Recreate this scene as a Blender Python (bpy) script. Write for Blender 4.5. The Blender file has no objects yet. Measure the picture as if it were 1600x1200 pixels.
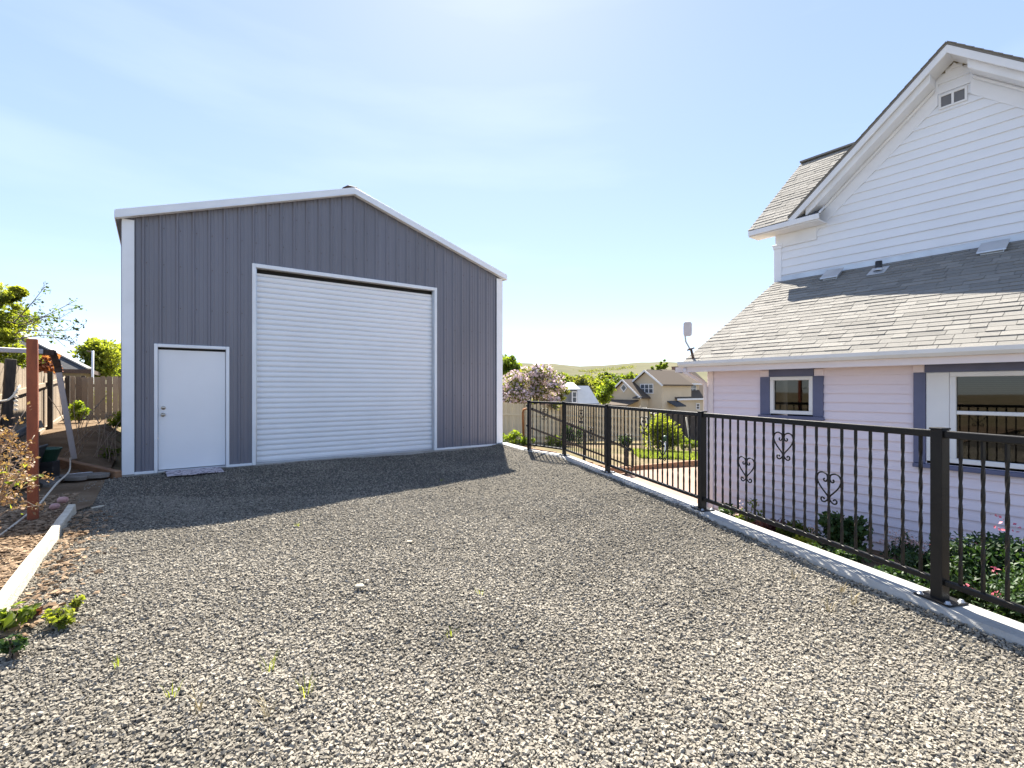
import bpy, bmesh, math, random
import numpy as np
from mathutils import Vector, Matrix
R = math.radians
random.seed(7); RNG = np.random.default_rng(7)
SC = bpy.context.scene
COL = SC.collection

# ------------------------------------------------------------------ camera
FPX, HOR, CAMZ = 770.0, 608.0, 1.395          # focal length in px of a 1600 px wide frame, horizon row, eye height
cam_d = bpy.data.cameras.new("camera"); cam = bpy.data.objects.new("camera", cam_d); COL.objects.link(cam)
cam_d.sensor_width = 36; cam_d.lens = 36 * FPX / 1600
cam_d.shift_y = (HOR - 600) / 1600
cam_d.clip_start = .05; cam_d.clip_end = 6000
cam.location = (0, 0, CAMZ); cam.rotation_euler = (R(90), 0, 0)
SC.camera = cam

# ------------------------------------------------------------------ sky, sun, exposure
SUN_EL, SUN_AZ = R(49.5), R(-3.0)              # azimuth measured from +Y towards +X
w = bpy.data.worlds.new("World"); SC.world = w; w.use_nodes = True
nt = w.node_tree; nt.nodes.clear()
out = nt.nodes.new("ShaderNodeOutputWorld"); bg = nt.nodes.new("ShaderNodeBackground")
sky = nt.nodes.new("ShaderNodeTexSky"); sky.sky_type = 'NISHITA'; sky.sun_disc = False
sky.sun_elevation = SUN_EL; sky.sun_rotation = SUN_AZ
sky.air_density = 0.55; sky.dust_density = 0.10; sky.ozone_density = 1.6; sky.altitude = 0
# thin cirrus veils
tc = nt.nodes.new("ShaderNodeTexCoord"); mp = nt.nodes.new("ShaderNodeMapping")
mp.inputs['Rotation'].default_value = (0, R(14), 0); mp.inputs['Scale'].default_value = (1.2, 1.2, 6.5)
nz = nt.nodes.new("ShaderNodeTexNoise"); nz.inputs['Scale'].default_value = 1.5; nz.inputs['Detail'].default_value = 6; nz.inputs['Roughness'].default_value = .5
rp = nt.nodes.new("ShaderNodeValToRGB"); rp.color_ramp.elements[0].position = .5; rp.color_ramp.elements[1].position = .85
rp.color_ramp.elements[1].color = (.16, .16, .16, 1)
mx = nt.nodes.new("ShaderNodeMixRGB"); mx.inputs['Color2'].default_value = (2.2, 2.4, 2.5, 1)
nt.links.new(tc.outputs['Generated'], mp.inputs['Vector']); nt.links.new(mp.outputs[0], nz.inputs['Vector'])
nt.links.new(nz.outputs['Fac'], rp.inputs[0]); nt.links.new(rp.outputs[0], mx.inputs['Fac'])
gm = nt.nodes.new('ShaderNodeGamma'); gm.inputs['Gamma'].default_value = .48
hsv = nt.nodes.new('ShaderNodeHueSaturation'); hsv.inputs['Saturation'].default_value = 1.3; hsv.inputs['Hue'].default_value = .509
nt.links.new(sky.outputs[0], gm.inputs['Color']); nt.links.new(gm.outputs[0], hsv.inputs['Color']); nt.links.new(hsv.outputs[0], mx.inputs['Color1']); nt.links.new(mx.outputs[0], bg.inputs['Color'])
bg.inputs['Strength'].default_value = 0.142
nt.links.new(bg.outputs[0], out.inputs[0])
sd = bpy.data.lights.new("sun", 'SUN'); sun = bpy.data.objects.new("sun", sd); COL.objects.link(sun)
sd.energy = 4.0; sd.angle = R(.55); sd.color = (1, .93, .81)
sdir = Vector((math.sin(SUN_AZ) * math.cos(SUN_EL), math.cos(SUN_AZ) * math.cos(SUN_EL), math.sin(SUN_EL)))
sun.rotation_euler = sdir.to_track_quat('Z', 'Y').to_euler(); sun.location = (0, 0, 30)
SC.view_settings.view_transform = 'Standard'; SC.view_settings.look = 'None'
SC.view_settings.exposure = 2.18; SC.view_settings.gamma = 1
SC.cycles.max_bounces = 8; SC.cycles.transparent_max_bounces = 12

# ------------------------------------------------------------------ helpers
def at(px, py, Z):                              # the world point seen at a pixel of the 1600x1200 photo, Z metres ahead
    return Vector(((px - 800) / FPX * Z, Z, CAMZ - (py - HOR) / FPX * Z))
def gp(px, py, z=0.0):                          # same, on the level z
    return at(px, py, FPX * (CAMZ - z) / (py - HOR))
def frame(ox, oy, ax):                          # local frame: x axis at angle ax, origin (ox, oy, 0)
    return Matrix.Translation((ox, oy, 0)) @ Matrix.Rotation(ax, 4, 'Z')
class MB:
    def __init__(s, M=None):
        s.v, s.f, s.t, s.mi, s.sm = [], [], [], [], []; s.M = M; s.tint = .5; s.m = 0
    def add(s, vs, fs, smooth=False):
        o = len(s.v)
        for p in vs:
            p = Vector(p); s.v.append(s.M @ p if s.M is not None else p)
        for f in fs:
            s.f.append([o + i for i in f]); s.t.append(s.tint); s.mi.append(s.m); s.sm.append(smooth)
    def box(s, x0, x1, y0, y1, z0, z1):
        s.add([(x0,y0,z0),(x1,y0,z0),(x1,y1,z0),(x0,y1,z0),(x0,y0,z1),(x1,y0,z1),(x1,y1,z1),(x0,y1,z1)],
              [(0,3,2,1),(4,5,6,7),(0,1,5,4),(1,2,6,5),(2,3,7,6),(3,0,4,7)])
    def bar(s, p, q, w, h, up=(0,0,1)):         # rectangular beam centred on the line p-q
        p, q = Vector(p), Vector(q); d = (q - p).normalized(); up = Vector(up)
        a = d.cross(up)
        if a.length < 1e-4: a = d.cross(Vector((0,1,0)))
        a.normalize(); b = a.cross(d).normalized()
        vs = [c + a*(i*w/2) + b*(j*h/2) for c in (p, q) for i, j in ((-1,-1),(1,-1),(1,1),(-1,1))]
        s.add(vs, [(0,1,2,3),(7,6,5,4),(0,4,5,1),(1,5,6,2),(2,6,7,3),(3,7,4,0)])
    def tube(s, pts, r, n=8, cap=True):
        pts = [Vector(p) for p in pts]; k = len(pts)
        rs = r if isinstance(r, (list, tuple)) else [r]*k
        vs, fs = [], []; ref = Vector((.31,.17,.93))
        for i, p in enumerate(pts):
            d = (pts[min(i+1,k-1)] - pts[max(i-1,0)])
            d = d.normalized() if d.length > 1e-9 else Vector((0,0,1))
            a = d.cross(ref)
            if a.length < .05: a = d.cross(Vector((1,0,0)))
            a.normalize(); b = d.cross(a)
            vs += [p + (a*math.cos(6.2832*j/n) + b*math.sin(6.2832*j/n))*rs[i] for j in range(n)]
        for i in range(k-1):
            fs += [(i*n+j, i*n+(j+1)%n, (i+1)*n+(j+1)%n, (i+1)*n+j) for j in range(n)]
        s.add(vs, fs, True)
        if cap:
            o = len(s.v) - n*k
            s.f += [[o+j for j in range(n)][::-1], [o+(k-1)*n+j for j in range(n)]]; s.t += [s.tint]*2; s.mi += [s.m]*2; s.sm += [False]*2
    def slab(s, pts, ext):                      # polygon extruded by a vector
        n = len(pts); ext = Vector(ext); a = [Vector(p) for p in pts]
        s.add(a + [p + ext for p in a], [tuple(range(n))[::-1], tuple(range(n, 2*n))] + [(i,(i+1)%n,n+(i+1)%n,n+i) for i in range(n)])
    def quad(s, *p): s.add(p, [tuple(range(len(p)))])
    def lathe(s, prof, c, n=16):                # prof: (radius, z) pairs
        c = Vector(c); vs = [c + Vector((r*math.cos(6.2832*j/n), r*math.sin(6.2832*j/n), z)) for r, z in prof for j in range(n)]
        k = len(prof)
        s.add(vs, [(i*n+j, i*n+(j+1)%n, (i+1)*n+(j+1)%n, (i+1)*n+j) for i in range(k-1) for j in range(n)], True)
def finish(name, me, loc, parent, mats):
    for m in (mats if isinstance(mats, (list, tuple)) else [mats]): me.materials.append(m)
    o = bpy.data.objects.new(name, me); COL.objects.link(o)
    if parent is not None: o.parent = parent
    else: o.location = loc
    return o
def wloc(o):                                    # world base of a thing or part (parts sit at their thing's base)
    p = Vector((0,0,0))
    while o is not None: p += o.location; o = o.parent
    return p
def part(name, mb, mats, parent=None, bevel=0, seg=1):
    if parent is not None: loc = wloc(parent)
    else:
        xs, ys, zs = zip(*mb.v); loc = Vector(((min(xs)+max(xs))/2, (min(ys)+max(ys))/2, min(zs)))
    me = bpy.data.meshes.new(name); me.from_pydata([p - loc for p in mb.v], [], mb.f); 
    me.polygons.foreach_set('material_index', mb.mi); me.polygons.foreach_set('use_smooth', mb.sm)
    a = me.attributes.new('tint', 'FLOAT', 'FACE'); a.data.foreach_set('value', mb.t)
    me.update()
    o = finish(name, me, loc, parent, mats)
    if bevel:
        b = o.modifiers.new('bevel', 'BEVEL'); b.width = bevel; b.segments = seg; b.limit_method = 'ANGLE'; b.angle_limit = R(40)
    return o
def npmesh(name, V, F, tint, mats, parent=None, smooth=False, loc=None):
    V = np.asarray(V, dtype=np.float64); F = np.asarray(F, dtype=np.int32); k = F.shape[1]
    if parent is not None: loc = wloc(parent)
    elif loc is None: loc = Vector((float((V[:,0].min()+V[:,0].max())/2), float((V[:,1].min()+V[:,1].max())/2), float(V[:,2].min())))
    V = V - np.array(loc)
    me = bpy.data.meshes.new(name)
    me.vertices.add(len(V)); me.vertices.foreach_set('co', V.astype(np.float32).ravel())
    me.loops.add(F.size); me.loops.foreach_set('vertex_index', F.ravel())
    me.polygons.add(len(F)); me.polygons.foreach_set('loop_start', np.arange(0, F.size, k, dtype=np.int32))
    me.polygons.foreach_set('use_smooth', np.full(len(F), smooth))
    a = me.attributes.new('tint', 'FLOAT', 'FACE'); a.data.foreach_set('value', np.asarray(tint, dtype=np.float32))
    me.update(calc_edges=True); me.validate()
    return finish(name, me, loc, parent, mats)
def thing(name, label, cat, loc, group=None):
    o = bpy.data.objects.new(name, None); COL.objects.link(o); o.location = loc; o.empty_display_size = .2
    return tag(o, label, cat, group)
def tag(o, label, cat, group=None):
    o['label'] = label; o['category'] = cat
    if group: o['group'] = group
    return o
def struct(o, kind='structure', label=None, cat=None):
    o['kind'] = kind
    if label: o['label'] = label
    if cat: o['category'] = cat
    return o

# ------------------------------------------------------------------ materials
def mat(name, c1, c2=None, rough=.6, metal=0, scale=6, bump=0, bscale=60, tint=False, spec=.5, stretch=(1,1,1), detail=4, transl=0, dirt=None, tcol=(2.1,2.1,.7)):
    m = bpy.data.materials.new(name); m.use_nodes = True; t = m.node_tree; n = t.nodes; b = n['Principled BSDF']; L = t.links.new
    b.inputs['Roughness'].default_value = rough; b.inputs['Metallic'].default_value = metal
    b.inputs['Specular IOR Level'].default_value = spec
    c2 = c2 or tuple(x*.85 for x in c1)
    co = n.new('ShaderNodeTexCoord'); mp = n.new('ShaderNodeMapping'); mp.inputs['Scale'].default_value = stretch; L(co.outputs['Object'], mp.inputs[0])
    nz = n.new('ShaderNodeTexNoise'); nz.inputs['Scale'].default_value = scale; nz.inputs['Detail'].default_value = detail; L(mp.outputs[0], nz.inputs['Vector'])
    mx = n.new('ShaderNodeMixRGB'); mx.inputs['Color1'].default_value = (*c1, 1); mx.inputs['Color2'].default_value = (*c2, 1)
    if tint:
        at_ = n.new('ShaderNodeAttribute'); at_.attribute_name = 'tint'
        ad = n.new('ShaderNodeMath'); ad.operation = 'MULTIPLY_ADD'; ad.inputs[1].default_value = .25; L(nz.outputs['Fac'], ad.inputs[0])
        sb = n.new('ShaderNodeMath'); sb.operation = 'SUBTRACT'; sb.use_clamp = True; L(at_.outputs['Fac'], ad.inputs[2]); L(ad.outputs[0], sb.inputs[0]); sb.inputs[1].default_value = .125
        L(sb.outputs[0], mx.inputs['Fac'])
    else:
        rp = n.new('ShaderNodeValToRGB'); rp.color_ramp.elements[0].position = .35; rp.color_ramp.elements[1].position = .68
        L(nz.outputs['Fac'], rp.inputs[0]); L(rp.outputs[0], mx.inputs['Fac'])
    col = mx.outputs[0]
    if dirt:                                    # (colour, scale, threshold): blotches of dirt or wear
        d = n.new('ShaderNodeTexNoise'); d.inputs['Scale'].default_value = dirt[1]; d.inputs['Detail'].default_value = 7; d.inputs['Roughness'].default_value = .7
        L(mp.outputs[0], d.inputs['Vector'])
        r2 = n.new('ShaderNodeValToRGB'); r2.color_ramp.elements[0].position = dirt[2]; r2.color_ramp.elements[1].position = min(1, dirt[2] + .12); L(d.outputs['Fac'], r2.inputs[0])
        m2 = n.new('ShaderNodeMixRGB'); L(r2.outputs[0], m2.inputs['Fac']); L(col, m2.inputs['Color1']); m2.inputs['Color2'].default_value = (*dirt[0], 1); col = m2.outputs[0]
    L(col, b.inputs['Base Color'])
    if bump:
        bn = n.new('ShaderNodeTexNoise'); bn.inputs['Scale'].default_value = bscale; bn.inputs['Detail'].default_value = 5; L(mp.outputs[0], bn.inputs['Vector'])
        bp = n.new('ShaderNodeBump'); bp.inputs['Strength'].default_value = bump; bp.inputs['Distance'].default_value = .02; L(bn.outputs['Fac'], bp.inputs['Height']); L(bp.outputs[0], b.inputs['Normal'])
    if transl:
        tr = n.new('ShaderNodeBsdfTranslucent'); hs = n.new('ShaderNodeMixRGB'); hs.blend_type = 'MULTIPLY'; hs.inputs['Fac'].default_value = 1; hs.inputs['Color2'].default_value = (*tcol, 1)
        L(col, hs.inputs['Color1']); L(hs.outputs[0], tr.inputs['Color'])
        ms = n.new('ShaderNodeMixShader'); ms.inputs[0].default_value = transl; L(b.outputs[0], ms.inputs[1]); L(tr.outputs[0], ms.inputs[2])
        L(ms.outputs[0], n['Material Output'].inputs['Surface'])
    return m
M = {}
M['gravel'] = mat('crushed_gravel', (.045,.041,.036), (.15,.138,.116), .95, scale=70, bump=1, bscale=60, spec=.1, detail=6)  # dark colour paints in the shaded gaps between the loose chips
M['stone'] = mat('gravel_chips', (.125,.114,.095), (.375,.342,.285), .9, tint=True, scale=30, spec=.15)
M['soil'] = mat('soil', (.13,.09,.058), (.21,.155,.105), .97, scale=2.2, bump=1, bscale=25, spec=.05)
M['mulch'] = mat('mulch_chips', (.10,.064,.04), (.38,.28,.19), .95, tint=True, spec=.05)
M['ground'] = mat('dry_ground', (.21,.16,.105), (.12,.11,.055), .98, scale=.5, bump=.6, bscale=14, spec=.05)
M['farland'] = mat('dry_grass_hills', (.13,.13,.088), (.175,.165,.115), 1, scale=.012, spec=0, detail=8)
M['path'] = mat('path_concrete', (.27,.185,.14), (.23,.155,.115), .9, scale=3, bump=.2, bscale=80)
M['conc'] = mat('curb_concrete', (.40,.395,.38), (.33,.325,.31), .9, scale=4, bump=.5, bscale=30, dirt=((.25,.235,.21), 9, .62))
M['lawn'] = mat('lawn_grass', (.13,.17,.05), (.19,.225,.075), .95, scale=8, tint=True, transl=.45)
M['sh_wall'] = mat('slate_ribbed_steel', (.165,.170,.208), (.143,.146,.174), .38, scale=1.2, stretch=(1,1,.25), dirt=((.13,.125,.13), 5, .66), spec=.5)
M['wh_metal'] = mat('white_painted_steel', (.76,.80,.85), (.71,.745,.79), .36, scale=3)
M['wh_door'] = mat('white_door_paint', (.79,.815,.85), (.75,.775,.81), .42, scale=1.5, dirt=((.5,.5,.5), 7, .72))
M['galv'] = mat('galvanised_steel', (.55,.58,.62), (.48,.5,.54), .3, .6, scale=4)
M['dark'] = mat('dark_void', (.02,.02,.02), None, .9)
def wavy(m, sc, st, stretch):
    t = m.node_tree; n = t.nodes; b = n['Principled BSDF']; co = n.new('ShaderNodeTexCoord'); mp_ = n.new('ShaderNodeMapping'); mp_.inputs['Scale'].default_value = stretch
    nz_ = n.new('ShaderNodeTexNoise'); nz_.inputs['Scale'].default_value = sc; nz_.inputs['Detail'].default_value = 2; bp = n.new('ShaderNodeBump'); bp.inputs['Strength'].default_value = st; bp.inputs['Distance'].default_value = .05
    t.links.new(co.outputs['Object'], mp_.inputs[0]); t.links.new(mp_.outputs[0], nz_.inputs['Vector']); t.links.new(nz_.outputs['Fac'], bp.inputs['Height']); t.links.new(bp.outputs[0], b.inputs['Normal'])
wavy(M['sh_wall'], 2.2, .35, (1,1,.5)); wavy(M['wh_metal'], 1.5, .2, (1,1,1)); wavy(M['wh_door'], 1.6, .2, (1,1,1))
M['nickel'] = mat('satin_nickel', (.55,.5,.42), None, .28, 1)
M['iron'] = mat('black_bronze_iron', (.011,.0102,.0098), (.015,.014,.0135), .42, scale=8, bump=.08, bscale=120, spec=.3)
M['siding'] = mat('white_siding', (.80,.82,.865), (.765,.785,.83), .6, scale=1.3, stretch=(1,1,3), dirt=((.5,.48,.45), 9, .74))
M['lav'] = mat('lavender_siding', (.80,.72,.785), (.76,.68,.75), .6, scale=1.2, stretch=(1,1,3), dirt=((.5,.42,.46), 7, .73))
M['trim'] = mat('white_trim_paint', (.78,.785,.80), (.73,.735,.75), .55, scale=2.5, dirt=((.5,.45,.4), 8, .73))
M['pinktrim'] = mat('blush_trim_bounce', (.79,.71,.71), (.75,.67,.67), .6, scale=2.5)  # on soffit and fascia the blush puts warm ground bounce into the colour
M['blue'] = mat('slate_blue_trim', (.115,.128,.225), (.098,.11,.195), .55, scale=3)
M['shingle'] = mat('asphalt_shingle', (.205,.197,.182), (.295,.282,.26), .95, tint=True, scale=90, bump=.5, bscale=220, spec=.15)
M['shingle_b'] = mat('old_brown_shingle', (.085,.07,.058), (.14,.115,.095), .95, tint=True, scale=5, spec=.1)
M['shingle_g'] = mat('grey_shingle', (.07,.072,.075), (.10,.102,.106), .95, scale=14, spec=.1, bump=.5, bscale=30)
M['wood'] = mat('weathered_fence_wood', (.20,.15,.11), (.42,.325,.235), .9, tint=True, scale=12, stretch=(3,3,.5), bump=.4, bscale=40)
M['wood_lt'] = mat('tan_weathered_wood', (.21,.162,.12), (.42,.335,.245), .9, tint=True, scale=12, stretch=(3,3,.5), bump=.4, bscale=40)
M['wood_tan'] = mat('tan_fence_wood', (.57,.46,.30), (.72,.61,.43), .9, tint=True, scale=8, stretch=(3,3,.5))
M['wood_dk'] = mat('dark_old_wood', (.05,.043,.038), (.09,.075,.062), .9, scale=10, stretch=(3,3,.4), bump=.3)
M['wood_br'] = mat('brown_timber', (.20,.105,.055), (.29,.165,.09), .85, scale=7, stretch=(1,1,4), bump=.3, bscale=40)
M['wood_wh'] = mat('bleached_timber', (.62,.58,.49), (.48,.43,.34), .9, scale=10, stretch=(1,1,3), bump=.4, bscale=40, dirt=((.3,.25,.18), 12, .66))
M['red'] = mat('rust_red_post', (.27,.072,.028), (.19,.05,.022), .7, scale=9, stretch=(1.5,1.5,.5), bump=.3, bscale=30, dirt=((.10,.035,.02), 14, .6))
M['pale'] = mat('pale_painted_metal', (.64,.58,.57), (.57,.51,.50), .55, scale=5, dirt=((.25,.17,.12), 16, .7))
M['rustdk'] = mat('dark_rusty_steel', (.045,.03,.024), (.09,.05,.035), .7, scale=20)
M['rope'] = mat('old_white_rope', (.68,.62,.52), None, .9, bump=.4, bscale=200)
M['blackpl'] = mat('black_plastic', (.018,.018,.02), (.028,.028,.03), .45, scale=5)
M['greenpl'] = mat('dark_green_plastic', (.02,.07,.05), (.03,.09,.06), .5, scale=6)
M['slate'] = mat('flagstone', (.13,.118,.105), (.20,.18,.16), .85, scale=7, bump=.4)
M['straw'] = mat('dry_straw', (.30,.24,.12), (.48,.40,.24), .9, tint=True)
M['palestone'] = mat('pale_stone', (.40,.36,.28), (.32,.29,.225), .9, scale=30)
M['pinkst'] = mat('pinkish_stone', (.48,.29,.27), (.40,.22,.21), .8, scale=12)
M['bark'] = mat('bark', (.11,.085,.065), (.18,.145,.115), .95, scale=14, stretch=(1,1,.3), bump=.6, bscale=30)
M['twig'] = mat('pale_dry_twig', (.36,.29,.22), (.24,.17,.12), .9, scale=20)
def leafm(name, a, b, tr=.5, tc=(2.1,2.1,.7)): return mat(name, tuple(x*1.15 for x in a), tuple(x*1.15 for x in b), .55, tint=True, transl=tr, scale=3, spec=.3, tcol=tc)
M['lf_bright'] = leafm('bright_leaves', (.045,.075,.012), (.19,.24,.035))
M['lf_yel'] = leafm('yellow_green_leaves', (.075,.10,.02), (.24,.26,.055))
M['lf_mid'] = leafm('mid_green_leaves', (.035,.06,.014), (.13,.165,.035))
M['lf_dark'] = leafm('dark_green_leaves', (.018,.042,.014), (.06,.105,.03), .2)
M['lf_fern'] = leafm('deep_green_ferny_leaves', (.013,.034,.013), (.045,.088,.03), .2)
M['lf_olive'] = leafm('olive_leaves', (.06,.07,.025), (.17,.175,.06))
M['lf_red'] = leafm('reddish_leaves', (.19,.06,.035), (.38,.17,.10), .3)
M['lf_dry'] = leafm('dry_leaves', (.16,.08,.045), (.42,.29,.19), .15)
M['lf_maroon'] = leafm('maroon_leaves', (.06,.022,.022), (.13,.05,.045), .2)
M['lilac'] = leafm('pale_lilac_blossom', (.48,.39,.45), (.76,.66,.70), .2, (1.4,1.25,1.25))
M['pinkfl'] = leafm('pink_blossom', (.50,.10,.16), (.70,.25,.30), .3, (1.3,1.1,1.2))
M['palefl'] = leafm('cream_pink_blossom', (.52,.36,.34), (.70,.55,.52), .3, (1.2,1.1,1.1))
M['whitefl'] = leafm('white_blossom', (.45,.43,.40), (.65,.63,.60), .2, (1.2,1.2,1.1))
M['beige'] = mat('beige_house_siding', (.60,.50,.36), (.55,.46,.33), .8, scale=1)
M['olivewall'] = mat('olive_wall', (.24,.215,.16), (.21,.185,.14), .85, scale=2)
M['greyblue'] = mat('grey_blue_metal_roof', (.27,.31,.37), (.23,.265,.32), .6, scale=1.5)
M['greywall'] = mat('grey_wall', (.16,.165,.18), (.13,.135,.15), .8, scale=2)
M['brick'] = mat('dull_brick', (.24,.14,.11), (.18,.11,.09), .9, scale=9)
M['orange'] = mat('rusty_orange_pipe', (.33,.135,.045), (.22,.085,.03), .8, scale=8)
def glass_mat():
    m = bpy.data.materials.new('window_glass'); m.use_nodes = True; t = m.node_tree; n = t.nodes; n.remove(n['Principled BSDF'])
    tr = n.new('ShaderNodeBsdfTransparent'); tr.inputs[0].default_value = (.30,.31,.30,1); gl = n.new('ShaderNodeBsdfGlossy'); gl.inputs['Roughness'].default_value = .02; gl.inputs[0].default_value = (.9,.9,.9,1)
    lw = n.new('ShaderNodeFresnel'); lw.inputs['IOR'].default_value = 1.6; ms = n.new('ShaderNodeMixShader')
    t.links.new(lw.outputs[0], ms.inputs[0]); t.links.new(tr.outputs[0], ms.inputs[1]); t.links.new(gl.outputs[0], ms.inputs[2]); t.links.new(ms.outputs[0], n['Material Output'].inputs['Surface'])
    return m
M['glass'] = glass_mat()
M['room'] = mat('dim_room', (.035,.033,.032), (.025,.024,.023), .9, scale=1)
M['farglass'] = mat('far_window_glass', (.05,.065,.085), (.09,.11,.14), .1, scale=.8)
def mat_pattern(name, base, ink):               # door mat print
    m = mat(name, base, None, .95, bump=.5, bscale=250); t = m.node_tree; n = t.nodes; L = t.links.new; b = n['Principled BSDF']
    co = n.new('ShaderNodeTexCoord'); wv = n.new('ShaderNodeTexNoise'); wv.inputs['Scale'].default_value = 11; wv.inputs['Detail'].default_value = 2; wv.inputs['Distortion'].default_value = 1.8
    L(co.outputs['Object'], wv.inputs['Vector']); rp = n.new('ShaderNodeValToRGB'); rp.color_ramp.interpolation = 'CONSTANT'
    rp.color_ramp.elements[0].position = 0; rp.color_ramp.elements[0].color = (0,0,0,1); rp.color_ramp.elements[1].position = .56; rp.color_ramp.elements[1].color = (1,1,1,1)
    L(wv.outputs['Fac'], rp.inputs[0]); mx = n.new('ShaderNodeMixRGB'); mx.inputs['Color1'].default_value = (*base,1); mx.inputs['Color2'].default_value = (*ink,1); L(rp.outputs[0], mx.inputs['Fac']); L(mx.outputs[0], b.inputs['Base Color'])
    return m
M['mat'] = mat_pattern('door_mat_print', (.50,.46,.50), (.13,.11,.14))

# ------------------------------------------------------------------ layout
TH = math.atan2(770, 1060)                       # the plots' grid, turned 36 degrees
U = Vector((math.cos(TH), math.sin(TH), 0)); V = Vector((-math.sin(TH), math.cos(TH), 0))
SH0 = gp(192, 745)                               # front left corner of the workshop
SH = frame(SH0.x, SH0.y, TH)                     # local x along its front, y into it
HC = Vector((3.42, 8.5, 0)); HS = frame(HC.x, HC.y, TH - R(90))     # house: local x along its side towards the viewer, y into the house
SW, SDEP, EAVE, RISE = 7.32, 6.7, 4.17, 1.21
PST = [Vector((.372,10.62,0)), Vector((1.034,9.77,0)), Vector((1.51,7.78,0)), Vector((2.075,5.38,0)), Vector((2.665,3.07,0)), Vector((3.262,.73,0))]
CURBZ = .086
SHR = SH @ Vector((SW, 0, 0))
CURB = [Vector((SHR.x, SHR.y, 0)) + U*.0 - V*.05, PST[0], PST[1], PST[2], PST[3], PST[4], PST[5], Vector((3.262+.59*2.6, .73-2.31*2.6, 0))]
def right_of_curb(x, y):                         # signed distance to the curb line, positive on the house side
    best, sg = 1e9, 1
    for a, b in zip(CURB[:-1], CURB[1:]):
        dx, dy = b.x-a.x, b.y-a.y; l2 = dx*dx+dy*dy; t = ((x-a.x)*dx+(y-a.y)*dy)/l2; tc_ = min(1, max(0, t))
        d = math.hypot(x-a.x-dx*tc_, y-a.y-dy*tc_)
        if d < best: best, sg = d, (1 if (dx*(y-a.y)-dy*(x-a.x)) > 0 else -1)
    return best*sg
def smooth(a, b, x): x = min(1, max(0, (x-a)/(b-a))); return x*x*(3-2*x)
def gz(x, y):                                    # height of the natural ground
    q = SH.inverted() @ Vector((x, y, 0))
    low = -.75 - .045*min(110, max(0, y-13)) - .05*min(14, max(0, x))*smooth(12, 24, y) - .0*x
    r = right_of_curb(x, y)
    up = -.08 + (.20*smooth(-.12, .3, q.y+1.75*q.x)*smooth(-.3,.1,q.y) + .35*smooth(1.2, 6.5, q.y))*smooth(-.1, -.45, q.x) - .25*smooth(.3, 1.5, q.x)
    if y > 40 or q.y > 12: up = up + (low-up)*smooth(12, 40, q.y)
    if q.x > SW - .05 and q.y > -.2: k = 1.0
    elif q.x > 0 and q.y > .3: k = smooth(SW-2.5, SW, q.x)
    else: k = smooth(.02, .1, r)
    return up + (low-up)*k

# ------------------------------------------------------------------ ground sheets
def ground_sheet():
    xs = sorted(set([-900,-500,-300,-180,-120,-80,-55,-40,-30,-24] + [round(-20+i*.5,2) for i in range(0,25)] + [round(-7.5+i*.25,2) for i in range(0,62)] + [8+i*.6 for i in range(1,30)] + [30,36,45,60,80,120,180,300,500,900]))
    ys = sorted(set([-60,-30,-15,-8,-4] + [round(-2+i*.25,2) for i in range(0,70)] + [15.5+i*.6 for i in range(1,35)] + [40,50,60,75,90,110,140,180,240,320,420]))
    V_, F, T = [], [], []
    for y in ys:
        for x in xs: V_.append((x, y, gz(x, y)))
    n = len(xs)
    for j in range(len(ys)-1):
        for i in range(n-1): F.append((j*n+i, j*n+i+1, (j+1)*n+i+1, (j+1)*n+i)); T.append(.5)
    return npmesh('ground', V_, F, T, M['ground'], smooth=True, loc=(0,0,0))
struct(ground_sheet())
def patch(name, c, m, dz, n=24, kind='structure'):   # four-cornered sheet that follows the ground
    c = [Vector((p[0], p[1], 0)) for p in c]; V_, F = [], []
    for j in range(n+1):
        for i in range(n+1):
            u_, v_ = i/n, j/n
            p = (c[0]*(1-u_)+c[1]*u_)*(1-v_) + (c[3]*(1-u_)+c[2]*u_)*v_
            V_.append((p.x, p.y, gz(p.x, p.y)+dz))
    for j in range(n):
        for i in range(n): F.append((j*(n+1)+i, j*(n+1)+i+1, (j+1)*(n+1)+i+1, (j+1)*(n+1)+i))
    return struct(npmesh(name, V_, F, [.5]*len(F), m, smooth=True), kind)
# gravel drive: a sheet with a soft roll, its edge on the curb, the workshop and the timber edging
def in_poly(x, y, P):
    c = False; j = len(P)-1
    for i in range(len(P)):
        xi, yi, xj, yj = *P[i], *P[j]
        if (yi > y) != (yj > y) and x < (xj-xi)*(y-yi)/(yj-yi)+xi: c = not c
        j = i
    return c
_off = [p - Vector((.085,0.02,0)) for p in CURB]
GRAV = [(SH0.x+.0, SH0.y-.02)] + [(-6.32,7.3), (-5.0,5.62), (-3.3,3.2), (-3.05,2.8), (-4.2,2.2), (-7,1.2), (-7,-5)] + [(_off[-1].x, _off[-1].y)] + [(p.x, p.y) for p in _off[::-1][1:]] + [(SHR.x, SHR.y-.02)]
def curb_dist(X, Y):
    X, Y = np.asarray(X, float), np.asarray(Y, float); d = np.full(X.shape, 1e9)
    for a, b in zip(CURB[:-1], CURB[1:]):
        dx, dy = b.x-a.x, b.y-a.y; t = np.clip(((X-a.x)*dx+(Y-a.y)*dy)/(dx*dx+dy*dy),0,1); d = np.minimum(d, np.hypot(X-a.x-dx*t, Y-a.y-dy*t))
    return d
def grav_z(x, y):                                # rolls, wheel tracks and a bank against the curb
    x, y = np.asarray(x, float), np.asarray(y, float); c = curb_dist(x, y)
    return .012*np.sin(x*1.3+y*.7) + .012*np.sin(x*.6-y*1.1+1) - .012 + .068*np.exp(-(np.maximum(c-.1,0)/.22)**1.5) + .01*np.sin(x*4.1+1.3*np.sin(y*1.9))*np.sin(y*3.3+x)
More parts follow.
